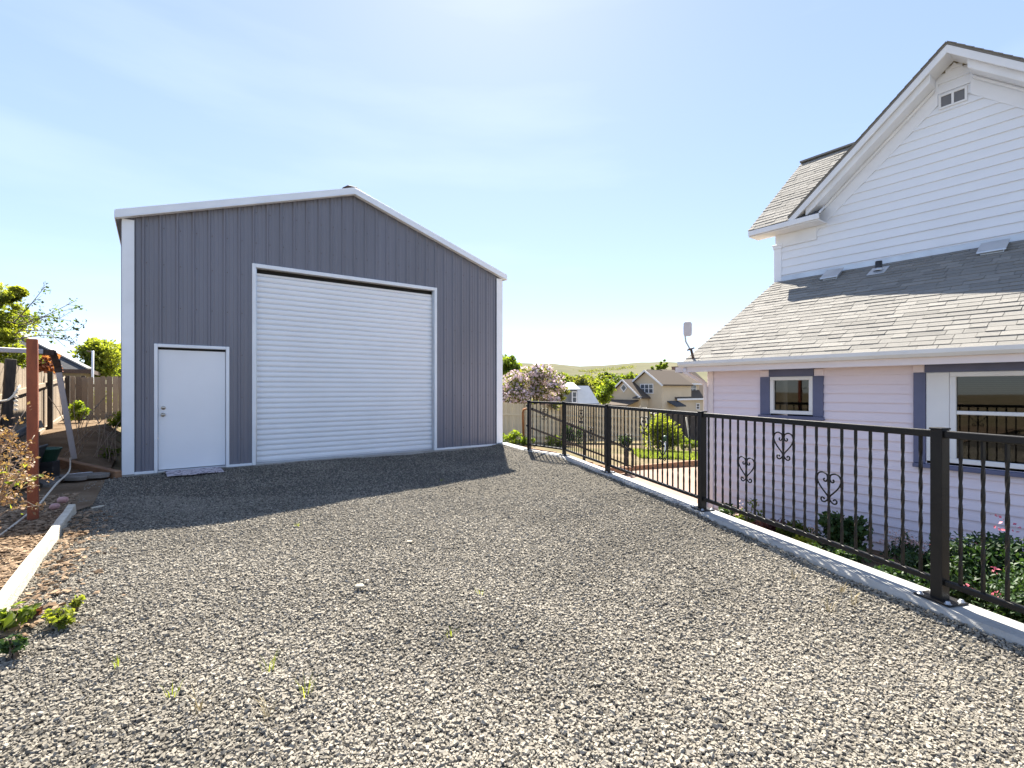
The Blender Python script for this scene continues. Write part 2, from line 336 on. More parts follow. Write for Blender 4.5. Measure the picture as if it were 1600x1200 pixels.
def patchy(x, y):                                # slow variation of packing and colour over the drive
    return .5*np.sin(x*1.1+.8*np.sin(y*.9))*np.sin(y*.8+1.1*np.sin(x*.7+2)) + .3*np.sin(x*2.7+y*1.9+np.sin(y*2.3)) + .25*np.sin(y*4.3-x*1.7+1.5*np.sin(x*3.1))
bm = bmesh.new(); vs = [bm.verts.new((x, y, 0)) for x, y in GRAV]; bm.faces.new(vs)
bmesh.ops.triangulate(bm, faces=bm.faces[:]); bmesh.ops.subdivide_edges(bm, edges=bm.edges[:], cuts=40, use_grid_fill=True)
_z = grav_z([v.co.x for v in bm.verts], [v.co.y for v in bm.verts])
for v, z_ in zip(bm.verts, _z): v.co.z = float(z_)
bmesh.ops.recalc_face_normals(bm, faces=bm.faces[:])
if bm.faces[:][0].normal.z < 0: bmesh.ops.reverse_faces(bm, faces=bm.faces[:])
me = bpy.data.meshes.new('gravel_driveway'); bm.to_mesh(me); bm.free()
struct(finish('gravel_driveway', me, (0,0,0), None, M['gravel']))
def chips(name, P, smin, smax, tint, m, flat=(.45,.8), elong=(1,1.5), zoff=0., bury=.25):
    """angular crushed chips, one mesh: jittered cuboids, numpy built. P: (n,3)"""
    n = len(P); base = np.array([(-1,-1,-1),(1,-1,-1),(1,1,-1),(-1,1,-1),(-1,-1,1),(1,-1,1),(1,1,1),(-1,1,1)], float)
    base = base[None] * np.ones((n,1,1)); base += RNG.uniform(-.42,.42,(n,8,3))
    base[:,4:,:2] *= RNG.uniform(.45,.95,(n,1,1))
    s = smin + (smax-smin)*RNG.random((n,1))**1.8
    dims = np.concatenate([s*RNG.uniform(*elong,(n,1)), s*RNG.uniform(.7,1.0,(n,1)), s*RNG.uniform(*flat,(n,1))], 1)/2
    base *= dims[:,None,:]
    a = RNG.uniform(0,6.283,n); ca, sa = np.cos(a), np.sin(a)
    tx = RNG.normal(0,.45,n); ct, st = np.cos(tx), np.sin(tx)
    x, y, z = base[...,0], base[...,1], base[...,2]
    y, z = y*ct[:,None]-z*st[:,None], y*st[:,None]+z*ct[:,None]
    x, y = x*ca[:,None]-y*sa[:,None], x*sa[:,None]+y*ca[:,None]
    W = np.stack([x,y,z],-1) + P[:,None,:]; W[...,2] += (dims[:,2]*(1-2*bury))[:,None] + zoff
    fq = np.array([(0,3,2,1),(4,5,6,7),(0,1,5,4),(1,2,6,5),(2,3,7,6),(3,0,4,7)])
    F = (fq[None] + (np.arange(n)*8)[:,None,None]).reshape(-1,4)
    return npmesh(name, W.reshape(-1,3), F, np.repeat(tint, 6), m)
def scatter_gravel():
    out_ = []
    bands = [(1.55,2.6,14500),(2.6,4.2,10800),(4.2,6.5,6000),(6.5,9.5,2100),(9.5,12.2,1200)]
    for y0, y1, den in bands:
        xm = 1.12*y1+.3; n = int(den*(2*xm)*(y1-y0))
        X = RNG.uniform(-xm,xm,n); Y = RNG.uniform(y0,y1,n)
        k = np.abs(X) < 1.1*Y+.25; X, Y = X[k], Y[k]
        k = np.array([in_poly(x,y,GRAV) for x,y in zip(X,Y)]); out_.append(np.stack([X[k],Y[k]],1))
    q = np.concatenate(out_)
    k = RNG.random(len(q)) < .86+.22*patchy(q[:,0],q[:,1]); q = q[k]; z = grav_z(q[:,0],q[:,1]) + RNG.uniform(-.006,.008,len(q))
    return np.concatenate([q,z[:,None]],1)
gpts = scatter_gravel()
tn = np.clip(RNG.normal(.5,.2,len(gpts)) + .16*patchy(gpts[:,0],gpts[:,1]) + (RNG.random(len(gpts))<.03)*.5 - (RNG.random(len(gpts))<.08)*.35, 0, 1)
struct(chips('gravel_chips', gpts, .006, .0175, tn, M['stone']), 'stuff', 'loose grey crushed gravel chips covering the drive', 'gravel')
print('gravel chips', len(gpts))
# soil bed on the left with wood chips
def soil_sheet():
    V_, F = [], []; na, nb = 26, 40
    for j in range(nb+1):
        for i in range(na+1):
            # from the gravel's edge to the left fence, in the workshop's frame
            b = -6.5 + 14.3*j/nb; a1 = -.2 - .18*smooth(-2.2, -2.6, b)
            a = -9 + (a1+9)*i/na
            p = SH @ Vector((a, b, 0)); h = gz(p.x, p.y) + .08 + .012*math.sin(p.x*5)*math.sin(p.y*4.3)
            V_.append((p.x, p.y, h))
    for j in range(nb):
        for i in range(na): F.append((j*(na+1)+i, j*(na+1)+i+1, (j+1)*(na+1)+i+1, (j+1)*(na+1)+i))
    return npmesh('soil', V_, F, [.5]*len(F), M['soil'], smooth=True)
struct(soil_sheet())
def scatter_mulch():
    n = 21000; a = -RNG.random(n)**1.2*5.2 - .42; b = RNG.uniform(-5.8, -1.2, n)
    out_ = []
    for i in range(n):
        p = SH @ Vector((a[i], b[i], 0)); out_.append((p.x, p.y, gz(p.x, p.y)+.085+.012*math.sin(p.x*5)*math.sin(p.y*4.3)))
    n2 = 500                                     # strays on the gravel beside the edging
    for i in range(n2):
        p = SH @ Vector((-.3+abs(RNG.normal(0,.16)), RNG.uniform(-6.2,-2.6), 0)); out_.append((p.x, p.y, .012))
    return np.array(out_)
mp_ = scatter_mulch()
struct(chips('mulch', mp_, .012, .036, np.clip(RNG.normal(.5,.25,len(mp_)),0,1), M['mulch'], (.1,.3), (1.1,2.4), 0, .1), 'stuff', 'orange brown wood chips and dead leaves left of the bleached edging', 'mulch')
# lower yard: walkway, lawn
wk = [HS @ Vector(p) for p in ((-5.4,-1.9,0),(1.0,-1.9,0),(1.0,-.3,0),(-5.4,-.3,0))]
wk = [gp(900,738,-.75), gp(1040,830,-.75), (HS @ Vector((.2,-.05,0))), gp(1130,722,-.75)]
patch('path', [(p.x,p.y) for p in wk], M['path'], .02)
lw = [gp(1000,708,-.85), gp(1140,712,-.85), gp(1140,690,-1.0), gp(985,690,-1.0)]
def lawn():
    n = 14000; out_V, F, T = [], [], []
    c = [Vector((p.x,p.y,0)) for p in lw]
    for i in range(n):
        a, b = random.random(), random.random()
        p = (c[0]*(1-a)+c[1]*a)*(1-b) + (c[3]*(1-a)+c[2]*a)*b; z = gz(p.x,p.y)
        h = random.uniform(.06,.17); an = random.uniform(0,6.28); dx, dy = math.cos(an)*.02, math.sin(an)*.02
        lx, ly = random.gauss(0,.04), random.gauss(0,.04); k = len(out_V)
        out_V += [(p.x-dx,p.y-dy,z),(p.x+dx,p.y+dy,z),(p.x+lx+dx*.3,p.y+ly+dy*.3,z+h),(p.x+lx-dx*.3,p.y+ly-dy*.3,z+h)]
        F.append((k,k+1,k+2,k+3)); T.append(random.random())
    return npmesh('lawn', out_V, F, T, M['lawn'])
struct(lawn(), 'stuff', 'strip of bright green lawn in the lower yard', 'lawn')
# hills
def hill(name, prof, y0, y1, base, m):
    V_, F = [], []; n = 24
    for j in range(n+1):
        t = j/n; k = t*t*(3-2*t)
        for i, (px, py) in enumerate(prof):
            y = y0 + (y1-y0)*t + 60*math.sin(i*1.7)*t
            top = CAMZ - (py-HOR)/FPX*y1
            V_.append(((px-800)/FPX*(y1), y, base + (top-base)*k + 2.5*math.sin(i*2.3+j*.7)*t*(1-t)*4))
    m_ = len(prof)
    for j in range(n):
        for i in range(m_-1): F.append((j*m_+i, j*m_+i+1, (j+1)*m_+i+1, (j+1)*m_+i))
    V_ += [(v[0], v[1]+400, base) for v in V_[-m_:]]; o = len(V_)-m_
    F += [(n*m_+i, n*m_+i+1, o+i+1, o+i) for i in range(m_-1)]
    return struct(npmesh(name, V_, F, [.5]*len(F), m, smooth=True))
hill('hills', [(-3000,585),(-1500,580),(-500,576),(0,574),(500,572),(700,571),(800,570),(860,571),(900,573),(940,571),(980,570),(1010,568),(1060,566),(1110,564),(1200,562),(1500,566),(2300,574),(4200,585)], 330, 1100, -8, M['farland'])

# ------------------------------------------------------------------ leaves and trees
def leaf_cloud(pos, size, tint, up=.5, wid=.55, jitter=.5, droop=0):
    """diamond leaves folded along the rib; pos (n,3), size (n,), tint (n,)"""
    n = len(pos); d = RNG.normal(0,1,(n,3)); d[:,2] += -droop; d /= np.linalg.norm(d,axis=1)[:,None]
    nrm = RNG.normal(0,1,(n,3)); nrm[:,2] += up*2; s = np.cross(d,nrm); s /= np.linalg.norm(s,axis=1)[:,None]+1e-9
    n2 = np.cross(s,d); L = size*RNG.uniform(1-jitter,1+jitter,n); L = L[:,None]
    a = pos - d*L*.5; b = pos + d*L*.5; m = pos + n2*L*-.08
    V_ = np.stack([a, m+s*L*wid*.5, b, m-s*L*wid*.5],1).reshape(-1,3)
    V_[1::4] += (n2*L*.16); V_[3::4] += (n2*L*.16)
    return V_, np.arange(n*4).reshape(-1,4), tint
def clumps(center, rad, k, shell=.55):
    d = RNG.normal(0,1,(k,3)); d /= np.linalg.norm(d,axis=1)[:,None]
    r = (shell + (1-shell)*RNG.random(k))[:,None]
    return np.array(center) + d*r*np.array(rad)
def crown_pts(cl, cr, n, flat=.7):
    k = len(cl); idx = RNG.integers(0,k,n); w_ = np.array(cr)[idx][:,None]
    g = RNG.normal(0,1,(n,3)); g /= np.linalg.norm(g,axis=1)[:,None]; g *= (RNG.random(n)**.45)[:,None]; g[:,2] *= flat
    return cl[idx] + g*w_, idx
def tree(name, label, cat, base, lobes, leaf, n, lf, trunk_r=.12, group=None, nclump=26, cr=.28, extra=None, trunk_top=None, bark='bark', limbs=9):
    """lobes: list of (centre, radii); leaf: material key; n leaves; lf leaf length"""
    base = Vector(base); t = thing(name, label, cat, base, group)
    CL, CR = [], []
    tot = sum(r[0]*r[1]*r[2] for _, r in lobes)
    for c, r in lobes:
        k = max(5, int(nclump*(r[0]*r[1]*r[2]/tot)**.6)); q = clumps(c, [x*(1-cr*.7) for x in r], k, .35); CL.append(q); CR += list(RNG.uniform(.6,1.25,k)*cr*(r[0]*r[1]*r[2])**(1/3)*1.5)
    CL = np.concatenate(CL); ct = np.clip(RNG.normal(.5,.22,len(CL)),0,1)
    P, idx = crown_pts(CL, CR, n); tt = np.clip(ct[idx] + RNG.normal(0,.16,n),0,1)
    V_, F, T = leaf_cloud(P, np.full(n, lf), tt)
    if isinstance(leaf, (list, tuple)):           # two kinds: leaves and blossom
        npmesh('crown', V_, F, T, M[leaf[0]], t)
        nb = int(n*leaf[1]); ci = RNG.permutation(len(CL))[:max(2,int(len(CL)*.8))]
        Pb, ib = crown_pts(CL[ci], np.array(CR)[ci]*1.06, nb); Vb, Fb, Tb = leaf_cloud(Pb, np.full(nb, lf*leaf[3]), np.clip(RNG.normal(.5,.25,nb),0,1), wid=.8)
        npmesh('blossom', Vb, Fb, Tb, M[leaf[2]], t)
    else: npmesh('crown', V_, F, T, M[leaf], t)
    mb = MB(); c0 = Vector(np.mean([np.array(c) for c, _ in lobes], 0)); top = trunk_top or Vector((base.x*.6+c0.x*.4, base.y*.6+c0.y*.4, base.z + (c0.z-base.z)*.6))
    top = Vector(top); mid = base.lerp(top,.5) + Vector((random.uniform(-.1,.1), random.uniform(-.1,.1), 0))*trunk_r*6
    mb.tube([base-Vector((0,0,.1)), mid, top], [trunk_r*1.25, trunk_r, trunk_r*.8], 8)
    for i in RNG.permutation(len(CL))[:limbs]:
        e = Vector(CL[i]); m_ = top.lerp(e,.5)+Vector((0,0,(e-top).length*.12)); mb.tube([top-Vector((0,0,trunk_r)), m_, e], [trunk_r*.55, trunk_r*.33, trunk_r*.12], 5)
    if extra: extra(mb)
    part('trunk', mb, M[bark], t)
    return t
def plant(name, label, cat, c, rad, leaf, n, lf, stems=8, group=None, flower=None, wid=.55, up=.5, nclump=12):
    c = Vector(c); t = thing(name, label, cat, (c.x, c.y, c.z), group); ctr = c + Vector((0,0,rad[2]*.9))
    CL = clumps(ctr, [r*.75 for r in rad], nclump, .4); CL[:,2] = np.maximum(CL[:,2], c.z+.03)
    P, idx = crown_pts(CL, np.full(nclump, .45*(rad[0]*rad[1]*rad[2])**(1/3)), n, .8); P[:,2] = np.maximum(P[:,2], c.z+.005)
    ct = np.clip(RNG.normal(.5,.22,nclump),0,1)
    V_, F, T = leaf_cloud(P, np.full(n, lf), np.clip(ct[idx]+RNG.normal(0,.17,n),0,1), up=up, wid=wid); npmesh('foliage', V_, F, T, M[leaf], t)
    mb = MB()
    for i in range(stems):
        e = Vector(CL[i % nclump]); mb.tube([c+Vector((random.uniform(-.2,.2)*rad[0], random.uniform(-.2,.2)*rad[1], -.02)), c.lerp(e,.55)+Vector((0,0,.05)), e], [.008,.006,.003], 5)
    part('stem', mb, M['bark'] if leaf != 'lf_dry' else M['twig'], t)
    if flower:                                    # (material, number of sprays, florets per spray, size, lift)
        mk, ns, nf, fs, lift = flower; Q = []
        for i in range(ns):
            e = CL[RNG.integers(0,nclump)] + RNG.normal(0,1,3)*np.array(rad)*.3; e[2] = max(e[2], ctr.z) + abs(RNG.normal(0,.5))*lift
            Q.append(e + RNG.normal(0,1,(nf,3))*fs*np.array([1.2,1.2,.8]))
        Q = np.concatenate(Q); Vf, Ff, Tf = leaf_cloud(Q, np.full(len(Q), fs), RNG.random(len(Q)), wid=.85); npmesh('blossom', Vf, Ff, Tf, M[mk], t)
    return t

# ------------------------------------------------------------------ the workshop
def rib(a):                                       # ribbed steel profile: depth at position a
    p = (a % .2286)
    if p < .018: return -.024*p/.018
    if p < .040: return -.024
    if p < .058: return -.024*(.058-p)/.018
    for c in (.105, .165):
        if abs(p-c) < .012: return -.006*(1-abs(p-c)/.012)
    return 0.
RB = [0,.018,.040,.058,.093,.105,.117,.153,.165,.177]
def ribbed(mb, a0, a1, lo, hi, put, screws=()):
    xs = sorted({round(a,4) for a in [a0, a1] + [k*.2286+r for k in range(-1, int(a1/.2286)+2) for r in RB] if a0 <= a <= a1})
    extra = [SW/2] if a0 < SW/2 < a1 else []
    xs = sorted(set(xs + extra))
    for p, q in zip(xs[:-1], xs[1:]):
        m_ = (p+q)/2; mb.quad(put(p, rib(p), lo(m_)), put(q, rib(q-1e-6), lo(m_)), put(q, rib(q-1e-6), hi(q)), put(p, rib(p), hi(p)))
def top_z(a): return EAVE + RISE*(1-abs(a-SW/2)/(SW/2))
def build_shed():
    t = thing('metal_workshop', 'slate grey ribbed steel workshop with white trim and a tall white roller door', 'workshop', SH0)
    D0, D1, DT = .44*1.025+.0, 1.39*1.025, 2.10        # entry door
    R0, R1, RT = 1.808*1.025+.04, 5.36*1.025-.01, 3.62   # roller door
    mb = MB(SH)
    f = lambda a, d, z: (a, d, z)
    H = .06
    def wall(a0, a1, lo): ribbed(mb, a0, a1, lambda a: lo, top_z, f)
    wall(.0, D0, H); wall(D0, D1, DT); wall(D1, R0, H); wall(R0, R1, RT); wall(R1, SW, H)
    mb.m = 1                                        # rows of screws
    for z in (.5,1.25,2.0,2.75,3.45,4.05,4.6):
        for k in range(0, 33):
            a = k*.2286+.075
            if a > SW-.1 or z > top_z(a)-.1 or (D0-.05 < a < D1+.05 and z < DT) or (R0-.05 < a < R1+.05 and z < RT): continue
            mb.box(a-.0055, a+.0055, -.010, .002, z-.0055, z+.0055)
    part('front_wall', mb, [M['sh_wall'], M['rustdk']], t)
    for nm, put in (('side_wall', lambda a, d, z: (d, SDEP-a, z)), ('side_wall', lambda a, d, z: (SW-d, a, z))):
        mb = MB(SH); xs = sorted({k*.2286+r for k in range(34) for r in RB if k*.2286+r <= SDEP})
        for p, q in zip(xs[:-1], xs[1:]): mb.quad(put(p,rib(p),H), put(q,rib(q-1e-6),H), put(q,rib(q-1e-6),EAVE-.02), put(p,rib(p),EAVE-.02))
        part(nm, mb, M['sh_wall'], t)
    mb = MB(SH); ribbed(mb, 0, SW, lambda a: H, top_z, lambda a, d, z: (SW-a, SDEP-d, z)); part('back_wall', mb, M['sh_wall'], t)
    # roof: two slabs
    mb = MB(SH)
    ov, zt = .09, .005
    for sx in (0, 1):
        e = -ov if sx == 0 else SW+ov; ze = EAVE - RISE*ov/(SW/2)
        P = [(e,-.1,ze+zt), (SW/2,-.1,EAVE+RISE+zt), (SW/2,SDEP+.1,EAVE+RISE+zt), (e,SDEP+.1,ze+zt)]
        mb.slab(P if sx == 0 else P[::-1], (0,0,.045))
    part('roof', mb, M['galv'], t)
    mb = MB(SH); mb.slab([(SW/2-.2,.0,EAVE+RISE+.06),(SW/2-.09,0,EAVE+RISE+.135),(SW/2+.09,0,EAVE+RISE+.135),(SW/2+.2,0,EAVE+RISE+.06)], (0,SDEP-.1,0))
    part('ridge_vent', mb, M['rustdk'], t, .01)
    for sx in (0, 1):                                # rake trims with a bottom lip
        mb = MB(SH); e = -ov if sx == 0 else SW+ov; ze = EAVE - RISE*ov/(SW/2)
        A, B = (e, ze), (SW/2, EAVE+RISE)
        y = -.135
        P = [(A[0],y,A[1]-.055),(B[0],y,B[1]-.055),(B[0],y,B[1]+.062),(A[0],y,A[1]+.062)]
        mb.slab(P if sx == 0 else P[::-1], (0,.033,0))
        P = [(A[0],y-.012,A[1]-.075),(B[0],y-.012,B[1]-.075),(B[0],y-.012,B[1]-.057),(A[0],y-.012,A[1]-.057)]
        mb.slab(P if sx == 0 else P[::-1], (0,.108,0))
        part('rake_trim', mb, M['wh_metal'], t, .004)
        mb = MB(SH); mb.box(*((-ov-.012,-ov-.002) if sx == 0 else (SW+ov+.002,SW+ov+.012)), -.1, SDEP+.1, ze-.06, ze+.06); part('eave_trim', mb, M['wh_metal'], t)
    for a0, a1, b0, b1 in ((-.012,.145,-.038,-.026), (SW-.155,SW+.02,-.038,-.026)):
        mb = MB(SH); mb.box(a0,a1,b0,b1,.03,EAVE-.1+.03)
        x0 = -.012 if a0 < 0 else SW+.010; mb.box(x0, x0+.010, -.0258, .15, .03, EAVE-.08)
        part('corner_trim', mb, M['wh_metal'], t, .003)
    mb = MB(SH)
    for a0, a1 in ((.1455,D0-.051),(D1+.051,R0-.061),(R1+.061,SW-.156)): mb = MB(SH); mb.box(a0,a1,-.037,-.003,.02,.062); part('base_trim', mb, M['wh_metal'], t, .003)
    mb = MB(SH); mb.box(-.02,SW+.02,-.02,SDEP+.02,-.3,.025); part('slab', mb, M['conc'], t)
    # man door
    d = MB(SH); d.box(D0+.006,D1-.006,.03,.075,.06,DT-.05); door = part('door', d, M['wh_door'], t, .003)
    fr = MB(SH)
    for a0, a1, z0, z1 in ((D0-.05,D0-.0,.02,DT+.04),(D1,D1+.05,.02,DT+.04),(D0+.0005,D1-.0005,DT-.012,DT+.04)): fr.box(a0,a1,-.04,.09,z0,z1)
    part('frame', fr, M['wh_metal'], door, .005)
    th = MB(SH); th.box(D0+.002,D1-.002,-.055,.08,.022,.052); part('threshold', th, M['galv'], door, .004)
    g = MB(SH); g.box(D0+.004,D1-.004,.031,.09,DT-.048,DT-.014); part('door_gap', g, M['dark'], door)
    k = MB(SH @ Matrix.Translation((D0+.07,.03,.97)) @ Matrix.Rotation(R(90),4,'X')); k.lathe([(0,0),(.033,0),(.033,.006),(.012,.008),(.011,.03),(.024,.036),(.028,.05),(.022,.062),(0,.064)],(0,0,0)); part('knob', k, M['nickel'], door)
    k = MB(SH @ Matrix.Translation((D0+.075,.03,1.085)) @ Matrix.Rotation(R(90),4,'X')); k.lathe([(0,0),(.032,0),(.032,.012),(.026,.018),(.011,.018),(.009,.026),(0,.026)],(0,0,0)); part('deadbolt', k, M['nickel'], door)
    # roller door: curtain of curved slats
    c = MB(SH); z = .055; pitch = .0975; top = RT-.105
    while z < top-.01:
        prof = [(0,.0),(.004,.010),(-.010,.022),(-.014,.045),(-.010,.075),(0,.092),(.006,.096)]
        for (d0,h0),(d1,h1) in zip(prof[:-1],prof[1:]):
            if z+h1 <= top+.02: c.add([(R0+.01,.055+d0,z+h0),(R1-.01,.055+d0,z+h0),(R1-.01,.055+d1,z+h1),(R0+.01,.055+d1,z+h1)],[(0,1,2,3)],True)
        z += pitch
    rd = part('roller_door', c, M['wh_door'], t)
    b = MB(SH); b.box(R0+.012,R1-.012,.02,.07,.022,.05); part('bottom_bar', b, M['galv'], rd, .004)
    fr = MB(SH)
    for a0,a1,z0,z1 in ((R0-.06,R0,.02,RT+.05),(R1,R1+.06,.02,RT+.05),(R0+.0005,R1-.0005,RT-.02,RT+.05)): fr.box(a0,a1,-.045,.1,z0,z1)
    part('frame', fr, M['wh_metal'], rd, .006)
    g = MB(SH); g.box(R0+.002,R1-.002,.12,.3,RT-.2,RT-.01); g.box(R0+.002,R1-.002,.085,.11,.05,RT-.11); part('dark_gap_backing', g, M['dark'], rd)  # near-black backing, paints the darkness of the gap above the curtain
    for a0, a1 in ((R1-.03,R1-.002),(R0+.002,R0+.02)): gd = MB(SH); gd.box(a0,a1,.0,.03,.06,RT-.032); part('guide_track', gd, M['galv'], rd)
build_shed()
mm = MB(SH); mm.m = 0
nx, ny = 10, 6
pts = [[(.55+.78*i/nx + .02*j/ny, -.075-.43*j/ny, .040-.026*(j/ny) + .004*math.sin(i*1.1)) for i in range(nx+1)] for j in range(ny+1)]
for j in range(ny):
    for i in range(nx):
        q = [pts[j][i],pts[j+1][i],pts[j+1][i+1],pts[j][i+1]]; mm.quad(*q)
o = part('doormat', mm, M['mat']); sm_ = o.modifiers.new('thickness','SOLIDIFY'); sm_.thickness = .008; sm_.offset = 1
tag(o, 'pale lilac doormat with dark printed pattern at the workshop entry door', 'doormat')

# ------------------------------------------------------------------ the house
S0, DW = -.298, 2.925                             # the tall part's corner and wall plane
RZ, RM = 1.86, .555                               # lower roof: eave height at d=-.35, pitch
def low_z(d): return RZ + RM*(d+.35)
def courses(mb, s0f, s1f, z0, z1, exp, d0, opens=()):
    z = z0; jr = random.Random(int(z1*100))
    while z < z1-.02:
        zt = min(z+exp, z1); a, b = s0f(z), s1f(z)
        if b > a:
            segs = [(a,b)]
            for (o0,o1,oz0,oz1) in opens:
                if z+exp*.5 > oz0 and z+exp*.5 < oz1:
                    new = []
                    for p, q in segs:
                        if o1 <= p or o0 >= q: new.append((p,q)); continue
                        if o0 > p: new.append((p,o0))
                        if o1 < q: new.append((o1,q))
                    segs = new
            cut = []
            for p, q in segs:
                x = p
                while x < q-.02:
                    e = min(q, x + jr.uniform(4.5, 11)); e = q if q-e < .5 else e
                    cut.append((x, e-(.0012 if e < q else 0), jr.uniform(-.0015,.0015))); x = e
            for p, q, jo in cut:
                d = d0 + jo; mb.tint = random.random()
                mb.add([(p,d-.028,z),(q,d-.028,z),(q,d-.004,zt+.004),(p,d-.004,zt+.004),(p,d,z),(q,d,z)], [(0,1,2,3),(4,5,1,0)])
        z += exp
def shingles(mb, org, ex, es, nrm, w0, w1, length, exp, seed, h=.011):
    """courses of tabbed shingles: org, unit along-eave, unit up-slope, normal; w0/w1: functions of slope distance"""
    rn = random.Random(seed); org, ex, es, nrm = Vector(org), Vector(ex), Vector(es), Vector(nrm); y = 0
    while y < length-.01:
        a, b = w0(y), w1(y); x = a - rn.uniform(0,.2); yt = min(length, y+exp+.02)
        while x < b:
            wd = rn.choice((.16,.2,.24,.3,.38)); p, q = max(a,x), min(b,x+wd-.005)
            if q-p > .01:
                hh = h*rn.uniform(.5,1.5); mb.tint = min(1,max(0,rn.gauss(.5,.22)))
                c = lambda u_, v_, k: org + ex*u_ + es*v_ + nrm*k
                mb.add([c(p,y,hh),c(q,y,hh),c(q,yt,.002),c(p,yt,.002),c(p,y,-.01),c(q,y,-.01),c(q,yt,-.01),c(p,yt,-.01)], [(0,1,2,3),(4,5,1,0),(5,6,2,1),(7,4,0,3)])
            x += wd
        y += exp
def build_house():
    t = thing('family_house', 'lavender and white sided house with grey shingle roofs and slate blue window trim', 'house', HC)
    SE, SE2 = 7.4, 8.2
    win1 = (1.037,1.651,1.017,1.60); win2 = (2.95,4.97,.50,1.61)
    mb = MB(HS); courses(mb, lambda z: .0, lambda z: SE, -1.0, 1.72, .123, 0, (win1, win2))
    mb.m = 1; mb.box(0,win1[0]-.01,.06,.07,-1,1.7); mb.box(win1[1]+.01,win2[0]-.01,.06,.07,-1,1.7); mb.box(win2[1]+.01,SE,.06,.07,-1,1.7); mb.box(win1[0]-.01,win1[1]+.01,.06,.07,-1,win1[2]-.03); mb.box(win2[0]-.01,win2[1]+.01,.06,.07,-1,win2[2]-.03)
    mb.m = 0; mb.quad((0.002,0,-1),(0.002,DW,-1),(0.002,DW,3.5),(0.002,0,1.75))
    mb.quad((SE,0,-1),(SE,DW,-1),(SE,DW,3.5),(SE,0,1.75))
    part('lower_wall', mb, [M['lav'], M['room']], t)
    r = MB(HS); r.box(.08,SE-.08,.09,2.6,-.6,-.55); r.box(.08,SE-.08,2.6,2.65,-.6,1.8); r.box(.08,SE-.08,.09,2.6,1.8,1.84); part('interior', r, M['room'], t)
    # lower roof
    sl = math.sqrt(1+RM*RM); es = (0,1/sl,RM/sl); nr = (0,-RM/sl,1/sl)
    mb = MB(HS); shingles(mb, (0,-.37,RZ-.010), (1,0,0), es, nr, lambda y: S0-.01, lambda y: SE+.3, (DW+.35)*sl, .138, 3)
    lr = part('lower_roof', mb, M['shingle'], t)
    mb = MB(HS); P = [(S0,-.35,RZ-.03),(SE+.3,-.35,RZ-.03),(SE+.3,DW-.002,low_z(DW)-.03),(S0,DW-.002,low_z(DW)-.03)]; mb.slab(P, (0,0,-.07)); part('roof_deck', mb, M['shingle_g'], lr)
    # gutter, soffit, fascia
    mb = MB(HS)
    prof = [(-.392,1.775),(-.44,1.775),(-.47,1.815),(-.475,1.862),(-.462,1.862),(-.455,1.815),(-.43,1.787),(-.392,1.787)]
    mb.slab([(S0-.03,d,z) for d,z in prof][::-1], (SE+.3-S0,0,0))
    for s in (S0-.03, SE+.26): mb.slab([(s,-.392,1.775),(s,-.44,1.775),(s,-.47,1.815),(s,-.475,1.862),(s,-.392,1.862)][::-1], (.004,0,0))
    for k in range(9): mb.box(.35+k*.83,.37+k*.83,-.48,-.37,1.835,1.845)
    part('gutter', mb, M['trim'], t)
    mb = MB(HS); mb.box(S0-.12,SE+.3,-.37,-.001,1.70,1.728); part('soffit', mb, M['pinktrim'], t)
    mb = MB(HS); mb.box(S0-.125,SE+.3,-.39,-.3705,1.685,1.774); part('fascia', mb, M['pinktrim'], t)
    mb = MB(HS); mb.tube([(-.22,-.41,1.75),(-.22,-.41,1.68),(-.06,-.09,1.50),(-.05,-.06,1.42),(-.05,-.06,-.70),(-.05,-.16,-.74)], .036, 8); part('downspout', mb, M['pinktrim'], t)
    mb = MB(HS); mb.box(-.03,.075,-.042,-.022,-1.0,1.698); mb.box(-.03,-.01,-.0218,.1,-1.0,1.698); part('corner_trim', mb, M['pinktrim'], t, .004)
    # small window
    def window(nm, s0, s1, z0, z1, fr, rail=None, blinds=False, lab=None):
        g = MB(HS); g.box(s0,s1,-.045,.05,z1-fr,z1); g.box(s0,s1,-.045,.05,z0,z0+fr); g.box(s0,s0+fr,-.045,.05,z0+fr+.0005,z1-fr-.0005); g.box(s1-fr,s1,-.045,.05,z0+fr+.0005,z1-fr-.0005)
        if rail: g.box(s0+fr,s1-fr,-.030,.02,rail-.022,rail+.022)
        o = part(nm, g, M['trim'], t, .006)
        p = MB(HS); p.box(s0+fr-.004,s1-fr+.004,-.005,.001,z0+fr-.004,z1-fr+.004); part('pane', p, M['glass'], o)
        if blinds:
            b = MB(HS); 
            for k in range(8): b.box(s0+fr+.01,s1-fr-.01,.03,.05,z1-fr-.022-k*.022,z1-fr-.010-k*.022)
            part('blind', b, M['pale'], o)
        return o
    w1 = window('window', *win1[:3], 1.584, .055)
    mb = MB(HS); mb.box(win1[0]-.15,win1[0]-.003,-.05,-.001,.999,1.583); part('side_trim', mb, M['blue'], w1, .004)
    mb = MB(HS); mb.box(win1[1]+.003,win1[1]+.137,-.05,-.001,.999,1.583); part('side_trim', mb, M['blue'], w1, .004)
    mb = MB(HS); mb.box(win1[0]-.012,win1[1]+.012,-.056,-.001,1.586,1.699); part('header', mb, M['blue'], w1, .004)
    mb = MB(HS); mb.box(win1[0]-.165,win1[1]+.15,-.085,-.001,.945,.996); part('sill', mb, M['blue'], w1, .005)
    for a, b in ((win1[0]-.15,win1[0]-.015),(win1[1]+.015,win1[1]+.137)): mb = MB(HS); mb.box(a,b,-.04,-.001,1.586,1.684); part('corner_block', mb, M['lav'], w1, .004)
    # broad window
    w2 = window('window', 3.169, 4.75, .51, 1.60, .058, 1.115, True)
